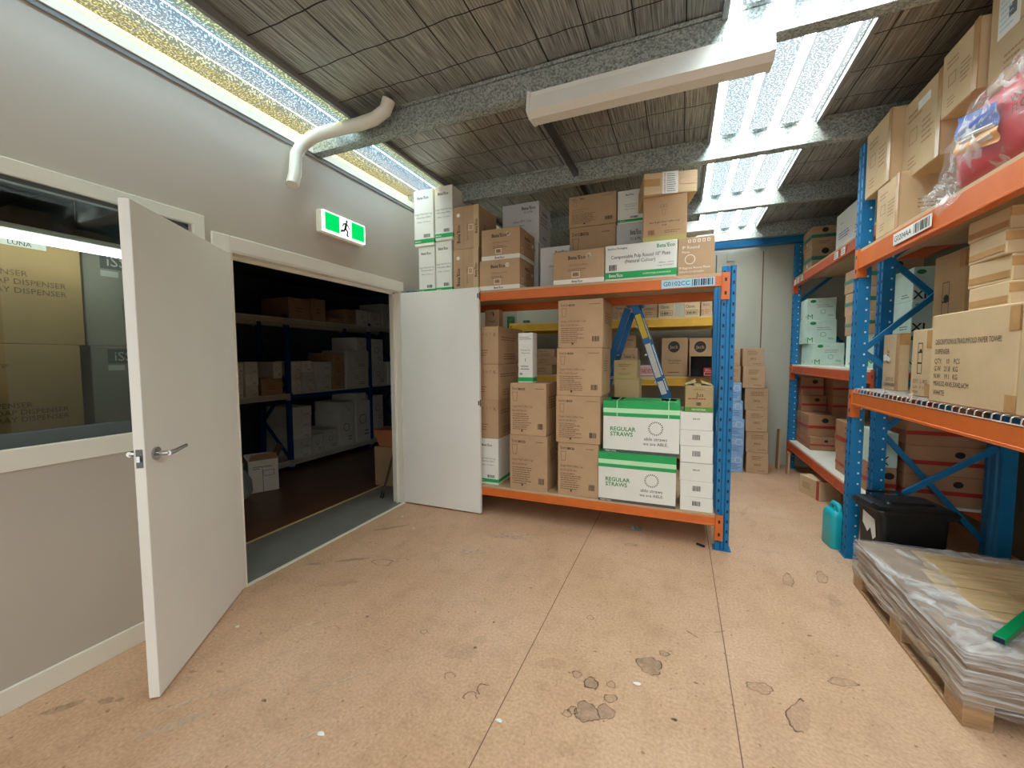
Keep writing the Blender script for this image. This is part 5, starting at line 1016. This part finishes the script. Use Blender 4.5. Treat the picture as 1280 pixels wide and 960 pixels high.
# ------------------------------------------------------------------ wheelie bin
bn = empty('wheelie_bin', (1.335, 3.315, 0), 'black plastic lidded bin with torn white sticker in front of the blue post', 'bin', rot=math.radians(10))
def rect_ring(w, d, z, r=.03, n=5, ox=0, oy=0):
    P = []
    for cx, cy, a0 in ((w/2-r, d/2-r, 0), (-w/2+r, d/2-r, 90), (-w/2+r, -d/2+r, 180), (w/2-r, -d/2+r, 270)):
        for k in range(n+1):
            a = math.radians(a0+90*k/n); P.append((ox+cx+r*math.cos(a), oy+cy+r*math.sin(a), z))
    return P
q = B(); q.loft([rect_ring(.33, .22, .0), rect_ring(.335, .225, .03), rect_ring(.36, .25, .40), rect_ring(.362, .252, .43), rect_ring(.40, .29, .432), rect_ring(.40, .29, .452)], 'plastic_black', True, False); q.build('bin_body', bn)
q = B(); q.loft([rect_ring(.43, .315, .452), rect_ring(.435, .32, .466), rect_ring(.40, .29, .486), rect_ring(.36, .25, .494), rect_ring(.30, .20, .497)], 'plastic_black', True, False)
q.loft([rect_ring(.27, .17, .495, .02), rect_ring(.25, .15, .510, .02)], 'plastic_black', True, False)
q.box(-.215, -.135, -.155, -.06, .478, .497, 'plastic_black', .008); lid = q.build('lid', bn)
q = B(); q.tube([(-.10, .17, .485), (-.10, .185, .50), (.10, .185, .50), (.10, .17, .485)], .010, 'plastic_black', 8); q.build('lid_handle', lid)
q = B()
for p in ([(-.06, .41), (.06, .385), (.075, .28), (.045, .25), (.02, .32), (-.01, .28), (-.06, .33)],):
    q.face([(-.181-.0 if z < .3 else -.1825, -y, z) for y, z in p][::-1], 'paper')
sk = q.build('sticker', bn); sk['label'] = 'torn white paper sticker'
for y in (-.08, .08):
    q = B(); q.tube([(.17, y-.015, .05), (.17, y+.015, .05)], .05, 'plastic_black', 16); q.build('wheel', bn)
# ------------------------------------------------------------------ jerry can
jc = empty('jerry_can', (1.105, 3.70, 0), 'turquoise plastic jerry can on the floor behind the front blue post', 'jerry can', rot=math.radians(8))
q = B()
W, D_ = .115, .17
q.loft([rect_ring(W*.9, D_*.94, 0, .025), rect_ring(W, D_, .012, .03), rect_ring(W, D_, .235, .03), rect_ring(W*.92, D_*.94, .262, .03), rect_ring(W*.6, D_*.8, .278, .02)], 'plastic_cyan'); q.build('can_body', jc)
q = B(); q.tube([(0, .060, .265), (0, .06, .30), (0, .04, .318), (0, -.03, .318), (0, -.05, .30), (0, -.05, .265)], .017, 'plastic_cyan', 12); q.build('handle', jc)
q = B(); q.tube([(0, -.012, .27), (0, -.012, .302)], .020, 'plastic_cyan', 14); q.build('cap', jc)

# ------------------------------------------------------------------ pallet and wrapped stack
PX0, PX1, PY0, PY1 = 1.03, 2.12, 2.03, 3.10
pal = empty('wooden_pallet', ((PX0+PX1)/2, (PY0+PY1)/2, 0), 'rough timber pallet on the floor under the wrapped stack', 'pallet')
W, D_ = PX1-PX0, PY1-PY0
for k in range(5):
    y = -D_/2+.05+(D_-.10)*k/4; q = B(); q.box(-W/2, W/2, y-.045, y+.045, .105, .125, 'pallet_wood', .003); q.build('deck_board', pal)
for x in (-W/2+.045, 0, W/2-.045):
    q = B(); q.box(x-.045, x+.045, -D_/2, D_/2, .0, .018, 'pallet_wood', .003); q.build('bottom_board', pal)
    q = B(); q.box(x-.045, x+.045, -D_/2, D_/2, .087, .105, 'pallet_wood', .003); q.build('stringer_board', pal)
    for y in (-D_/2+.06, 0, D_/2-.06):
        q = B(); q.box(x-.045, x+.045, y-.06, y+.06, .018, .087, 'pallet_wood', .003); q.build('block', pal)
stk = empty('wrapped_stack', ((PX0+PX1)/2, (PY0+PY1)/2, .125), 'low stack of flat sheets in crumpled clear stretch film on the pallet', 'wrapped stack')
q = B(); rr = random.Random(5); z = 0
for k in range(9):
    j = lambda: rr.uniform(-.006, .006)
    q.box(-W/2+.012+j(), W/2-.012+j(), -D_/2+.012+j(), D_/2-.012+j(), z, z+.0175, 'sheet_grey', .002); z += .0180
q.build('sheet_pile', stk)
q = B(); y = -D_/2+.30; k = 0
while y < D_/2-.16:
    wd = rr.uniform(.07, .10); xs = -.385+.2*y+rr.uniform(-.02, .03)
    q.box(xs, W/2-.02, y, y+wd, z+.001, z+.011+.003*(k % 2), 'strip_wood', .002); y += wd+.004; k += 1
q.build('timber_strip', stk)['label'] = 'bare tan strips showing through the torn film'
# film skin, open over the strips
q = B(); N = 30; import mathutils.noise
def nz(x, y, zv, s): return mathutils.noise.noise(Vector((x*s, y*s, zv*s)))
TOP = z+.004
def ring(level):
    P = []
    per = [(-W/2, -D_/2), (W/2, -D_/2), (W/2, D_/2), (-W/2, D_/2)]
    for (ax, ay), (bx, by) in zip(per, per[1:]+per[:1]):
        for k in range(N):
            P.append((ax+(bx-ax)*k/N, ay+(by-ay)*k/N))
    return P
per = ring(0); rings = []
for lv, (zz_, out) in enumerate([(-.055, -.004), (-.035, .010), (.0, .008), (.04, .010), (.08, .009), (.12, .010), (.150, .010), (TOP, .004)]):
    R = []
    for i, (x, y) in enumerate(per):
        l = math.hypot(x, y); n_ = nz(x, y, zz_*6+lv, 9)*.010+nz(x, y, zz_, 30)*.004
        o_ = out+n_
        zq = zz_+(nz(x, y, lv, 14)*.022 if lv < 2 else nz(x, y, lv, 10)*.006)
        R.append((x*(1+o_/l), y*(1+o_/l), zq))
    rings.append(R)
for t_ in (.05, .11, .17, .23):
    R = []
    for x, y in per:
        cx, cy = .18, .04
        f = t_/.23*.34*(1+.25*nz(x, y, 3, 3))
        if x < -W/2+.3 and abs(y) < D_/2*.9: f *= .9
        px_, py_ = x+(cx-x)*f, y+(cy-y)*f
        R.append((px_, py_, TOP+.006+abs(nz(px_, py_, 1, 12))*.022+(.018*t_/.23)))
    rings.append(R)
q.loft(rings, 'stretch_film', False); q.build('stretch_film', stk)['label'] = 'crumpled clear stretch film'
gt = B(); gt.bar((0, 0, .014), (.46, .50, .034), .036, .026, 'green_tube', bev=.002)
gp = Vector((.46, .50, .02)).normalized()
gt.bar(tuple(-gp*.0006+Vector((0, 0, .014))), tuple(gp*.001+Vector((0, 0, .014))), .030, .020, 'slot_dark')
tag(gt.build('square_tube', None, (1.165, 2.12, .125+TOP+.016)), 'bright green square tube lying on the wrapped stack', 'tube')

# ------------------------------------------------------------------ wrapped red bag on the top deck
bag = empty('wrapped_bag', (1.225, 2.44, 2.146), 'clear plastic bag of red and orange packs drooping over the high orange beam', 'bag')
def blob(sx, sy, sz, m, seed, amp, name, nu=40, nv=22, p=.55, z0=0., taper=0., smooth=True, fr=7, cy=0):
    q = B(); R = []
    sg = lambda v: math.copysign(abs(v)**p, v)
    for j in range(1, nv):
        ph = -PI/2+PI*j/nv; row = []
        for i in range(nu):
            th = 2*PI*i/nu
            x, y, zv = sx*sg(math.cos(ph))*sg(math.cos(th)), sy*sg(math.cos(ph))*sg(math.sin(th)), sz*sg(math.sin(ph))
            k = 1-taper*max(0, (y/sy+.1)) ; zv = (zv+sz)*k
            n_ = mathutils.noise.noise(Vector((x*fr+seed, y*fr, zv*fr)))*amp+mathutils.noise.noise(Vector((x*24+seed, y*24, zv*24)))*amp*.3
            row.append((x*(1+n_), cy+y*(1+n_), max(.002, z0+zv*(1+n_))))
        R.append(row)
    q.loft(R, m, True, smooth); return q
blob(.118, .32, .172, 'red_pack', 2, .10, '', p=.5, taper=.30, cy=-.21).build('red_pack', bag)['label'] = 'red sack inside the bag'
q = B()
def patch(y0, y1, z0, z1, m, x=-.134, n=6):
    vs = [(x+.006*math.sin(3*i/n+j), y0+(y1-y0)*i/n, z0+(z1-z0)*j/n+(y0+(y1-y0)*i/n)*.24) for j in range(n+1) for i in range(n+1)]
    q.add(vs, [(j*(n+1)+i, j*(n+1)+i+1, (j+1)*(n+1)+i+1, (j+1)*(n+1)+i)[::-1] for j in range(n) for i in range(n)], m, None, True)
patch(-.27, .0, .145, .205, 'orange_pack'); patch(-.26, .0, .205, .30, 'blue_print'); patch(-.25, -.06, .205, .222, 'ink_white', -.139)
patch(-.24, -.16, .165, .19, 'paper', -.139); patch(-.14, -.04, .185, .205, 'paper', -.139)
q.build('printed_panel', bag)['label'] = 'blue and orange printed panel'
q = B(); tfb = face_tf('A', .262, .5, .4)
tfb = tfb @ Matrix.Translation((.44, 0, .004))
for t_, u, v in (('WHITE', .40, .50), ('FLOUR', .42, .40)): paint(q, tfb, .5, .4, [('T', t_, u, v, .075, 'black_print', 'c', .3)])
q.build('lettering', bag)
blob(.150, .40, .190, 'bag_film', 9, .16, '', 60, 34, .6, taper=.34, fr=9, cy=-.20).build('clear_film', bag)['label'] = 'crumpled clear plastic film'
q = B(); tail = []
for j in range(8):
    t_ = j/7; row = []
    for i in range(9):
        u = i/8
        row.append((-.10-.045*t_-.012*math.sin(u*9+j*2), -.02+.28*u+.03*math.sin(j+u*5), .10*(1-t_)-.085*t_*(.6+.4*math.sin(u*4+1))+.01*math.sin(u*13)))
    tail.append(row)
vs = [p for r_ in tail for p in r_]; q.add(vs, [(j*9+i, j*9+i+1, (j+1)*9+i+1, (j+1)*9+i) for j in range(7) for i in range(8)], 'bag_film', None, True)
q.build('film_tail', bag)

# ------------------------------------------------------------------ small things on the floor and elsewhere
def solid(name, b, loc, rot, label, cat, group=None): return tag(b.build(name, None, loc, rot), label, cat, group)
q = B(); q.box(-.10, .10, -.16, .16, 0, .19, 'kraft_pale', .004)
paint(q, face_tf('A', .2, .32, .19), .32, .19, [('LN',.15,.35,.7,.7,4,'ink_soft')])
fb = solid('cardboard_carton', q, (1.34, 4.97, 0), math.radians(18), 'small worn brown carton with a red taped end on the floor under the far rack', 'carton')
q = B(); q.box(-.103, .103, -.15, -.11, 0, .192, 'tape_red'); q.build('tape_band', fb)['label'] = 'red tape band'
for k, (x, y, w_, h_, ln, lab) in enumerate([(1.17, 6.02, .30, .50, .08, 'flattened brown carton leaning on the concrete wall by the far post, taller one'), (1.235, 5.80, .22, .26, .03, 'flattened brown carton standing by the far post, shorter one in front')]):
    q = B(); q.bar((0, 0, 0), (ln*.3, ln, h_), w_*.5, .02, 'kraft_deep', (1,0,0)); q.bar((.0, -.02, 0), (ln*.3, ln-.02, h_*.93), w_*.3, .012, 'kraft', (1,0,0))
    solid('flattened_carton', q, (x, y, 0), 0, lab, 'carton')
q = B()
vs = []; rr = random.Random(2)
for i in range(40): 
    a, c = rr.uniform(0, 6.28), rr.uniform(.3, 1); vs.append((math.cos(a)*.05*c, math.sin(a)*.035*c, rr.uniform(.0, .035)))
q.add(vs, [tuple(rr.sample(range(40), 3)) for _ in range(60)], 'alu'); solid('crumpled_wrapper', q, (-.30, 3.42, .001), 0, 'crumpled silvery wrapper on the floor under the centre rack', 'litter')
q = B(); q.tube([(-.03, 0, .009), (.03, 0, .009)], .009, 'plastic_black', 10); solid('marker_pen', q, (.17, 3.31, 0), -.5, 'small black cap on the floor beside the foot of the blue upright', 'cap')
for k, (x, y, s_, lab) in enumerate([
(-2.284, 2.949, 0.02, 'white scrap on the floor close to the foot of the folded door leaf'),
(-2.033, 2.769, 0.018, 'pale scrap on the floor a little in front of the folded door leaf'),
(-1.232, 1.075, 0.02, 'pale curled scrap near the bottom edge between the floor joint and the open leaf'),
(-0.627, 1.379, 0.02, 'pale scrap lying on the floor joint near the bottom edge'),
(-2.147, 1.373, 0.02, 'white scrap on the floor below the hinge of the leaf beside the window'),
(-0.146, 1.769, 0.022, 'bluish scrap between the ring stains and the grey stain'),
]):
    q = B(); rr = random.Random(k); n = 7
    q.face([(math.cos(2*PI*i/n)*s_*rr.uniform(.5, 1), math.sin(2*PI*i/n)*s_*.6*rr.uniform(.5, 1), .001+rr.uniform(0, .004)) for i in range(n)], 'paper')
    solid('paper_scrap', q, (x, y, .0015), 0, lab, 'litter', 'pale scraps on the floor')
for x, y, z, lab in ((1.118, 3.02, 1.203, 'torn white paper scrap on the wire deck edge nearer the blue post'), (1.116, 2.70, 1.203, 'torn white paper scrap on the wire deck edge below the large dispenser carton')):
    q = B(); q.face([(0, -.03, 0), (-.01, .03, .0), (-.02, .035, .02), (-.015, 0, .035), (-.02, -.02, .015)], 'paper'); q.face([(0, -.03, 0), (-.02, -.02, .015), (-.03, 0, -.02), (-.01, .03, 0)], 'paper')
    solid('paper_scrap', q, (x, y, z), 0, lab, 'litter')
q = B(); q.face([(0, .03, 0), (-.002, .035, .035), (-.002, -.0, .045), (0, -.06, .02), (.002, -.045, -.005), (0, -.01, .005)], 'paper'); solid('paper_scrap', q, (1.243, 3.40, 1.39), 0, 'white torn paper flap on the taped carton by the blue post', 'litter')

# ------------------------------------------------------------------ dark store room pieces
tc = empty('torn_carton', (-4.26, 3.06, 0), 'torn open white carton with raised flaps on the store room floor', 'carton', rot=math.radians(-28))
q = B()
for bx in ((-.17, .17, -.14, -.135, 0, .34), (-.17, .17, .135, .14, 0, .36), (-.17, -.165, -.14, .14, 0, .36), (.165, .17, -.14, .14, 0, .36), (-.17, .17, -.14, .14, 0, .01)): q.box(*bx, 'dim_white_card')
paint(q, face_tf('R', .34, .28, .34, .002), .28, .34, [('T','LOGAN',.6,.8,.06,'black_print','c',.35),('LN',.15,.72,.45,.84,2,'ink'),('FR',.5,.5,.85,.68,'ink_grey'),('Q',.46,.0,.475,.75,'black_print')])
q.build('carton_body', tc)
for pts in ([(.17, -.13, .345), (.17, .13, .345), (.22, .12, .42), (.22, -.12, .42)], [(-.16, .14, .355), (.16, .14, .355), (.15, .20, .46), (-.15, .20, .46)], [(-.16, -.14, .335), (.16, -.14, .335), (.14, -.24, .33), (-.14, -.24, .33)]):
    q = B(); q.face(pts, 'kraft_deep'); q.build('flap', tc)
q = B(); R = []
for j, (z_, r_) in enumerate([(0, .14), (.06, .17), (.18, .16), (.28, .11), (.34, .05)]): R.append([(math.cos(2*PI*i/16)*r_*(1+.12*math.sin(3*i+j)), math.sin(2*PI*i/16)*r_*.9, z_) for i in range(16)])
q.loft(R, 'sack_grey'); solid('filled_sack', q, (-4.20, 2.72, 0), 0, 'grey crumpled sack on the store room floor beside the torn carton', 'sack')
q = B(); q.box(-.15, .15, -.12, .12, 0, .44, 'kraft_deep', .004); solid('cardboard_carton', q, (-3.02, 3.74, 0), .1, 'upright brown carton under the tapered bin inside the store doorway', 'carton')
q = B(); q.loft([rect_ring(.20, .18, 0, .01), rect_ring(.30, .26, .19, .01)], 'brown_plastic', True, False); solid('waste_basket', q, (-3.03, 3.74, .441), .1, 'tapered reddish brown bin on an upright carton inside the store doorway', 'bin')
pl = empty('broom_pole', (-2.79, 3.30, 0), 'dark pole leaning by the door jamb inside the store doorway', 'pole')
q = B(); q.tube([(0, 0, .05), (.05, .20, .62)], .012, 'pole_dark', 10); q.build('pole', pl)
q = B(); q.tube([(-.006, -.018, .0), (0, .0, .06)], .019, 'plastic_black', 10); q.build('rubber_foot', pl)
q = B(); q.box(-.27, .27, -.72, .72, .94, .997, 'board', .003)
for x in (-.22, .22):
    for y in (-.66, .66): q.box(x-.025, x+.025, y-.025, y+.025, 0, .94, 'board')
solid('work_bench', q, (-3.29, .76, 0), 0, 'bench under the cartons behind the office window', 'bench')
ol = empty('pendant_light', (-2.80, .60, 1.985), 'lit fluorescent tube hung in front of the cartons behind the office window', 'light fitting')
q = B(); q.box(-.022, .022, -.74, .74, .022, .05, 'lamp_white', .004); q.build('housing', ol)
q = B(); q.tube([(0, -.72, 0), (0, .72, 0)], .019, 'tube_lit', 10); q.build('lamp_tube', ol)
for y in (-.5, .5):
    q = B(); q.tube([(0, y, .05), (0, y, .615)], .004, 'steel_dark', 6); q.build('hanger', ol)
oc = B(); oc.box(-.16, .16, -.14, .14, 0, .005, 'black_print'); oc.box(-.16, .16, .135, .14, 0, .25, 'black_print'); oc.box(-.16, .16, -.14, .14, .245, .25, 'kraft_pale'); oc.box(-.16, -.155, -.14, .14, 0, .25, 'kraft_pale'); oc.box(.155, .16, -.14, .14, 0, .25, 'black_print')  # inner faces coloured black for the shade inside the box
solid('open_carton', oc, (.27, 5.55-.10, 1.19), 0, 'small carton on its side with shade painted black inside, on the middle yellow shelf', 'carton')
q = B(); q.box(-.05, .05, -.04, .04, 0, .10, 'red_print', .006); paint(q, face_tf('F', .1, .08, .1), .1, .1, [('FR',.1,.1,.9,.5,'ink_white'),('LN',.15,.6,.85,.9,2,'ink_white')]); solid('red_pack', q, (.31, 5.43, 1.195), 0, 'small red pack in the mouth of the open carton on the yellow shelf', 'pack')

# ------------------------------------------------------------------ light, world, camera
wd = bpy.data.worlds.new('sky'); bpy.context.scene.world = wd; wd.use_nodes = True
bg = wd.node_tree.nodes['Background']; bg.inputs['Color'].default_value = (1, .985, .96, 1); bg.inputs['Strength'].default_value = .75
lp = bpy.data.lights.new('door_portal', 'AREA'); lp.shape = 'RECTANGLE'; lp.size = XR-WX; lp.size_y = 3.0; lp.cycles.is_portal = True
lo = bpy.data.objects.new('door_portal', lp); C.objects.link(lo); lo.location = ((XR+WX)/2, YO+.01, 1.5); lo.rotation_euler = (PI/2, 0, 0)
cam = bpy.data.cameras.new('camera'); cam.sensor_width = 36; cam.lens = 510.8/1280*36; cam.clip_start = .05
co = bpy.data.objects.new('camera', cam); C.objects.link(co)
yaw, pitch, roll = math.radians(22.34), math.radians(3.61), math.radians(-.25)
F = Vector((-math.sin(yaw)*math.cos(pitch), math.cos(yaw)*math.cos(pitch), -math.sin(pitch))); Rv = Vector((math.cos(yaw), math.sin(yaw), 0)); U = Rv.cross(F)
c_, s_ = math.cos(roll), math.sin(roll); Rv, U = Rv*c_+U*s_, U*c_-Rv*s_
co.matrix_world = Matrix((Rv, U, -F)).transposed().to_4x4(); co.location = (0, 0, 1.42)
sc = bpy.context.scene; sc.camera = co
sc.view_settings.view_transform = 'Standard'; sc.view_settings.look = 'None'; sc.view_settings.gamma = 1; sc.view_settings.exposure = 1.1
sc.view_settings.use_curve_mapping = False
sc.cycles.max_bounces = 10; sc.cycles.diffuse_bounces = 5; sc.cycles.transparent_max_bounces = 12
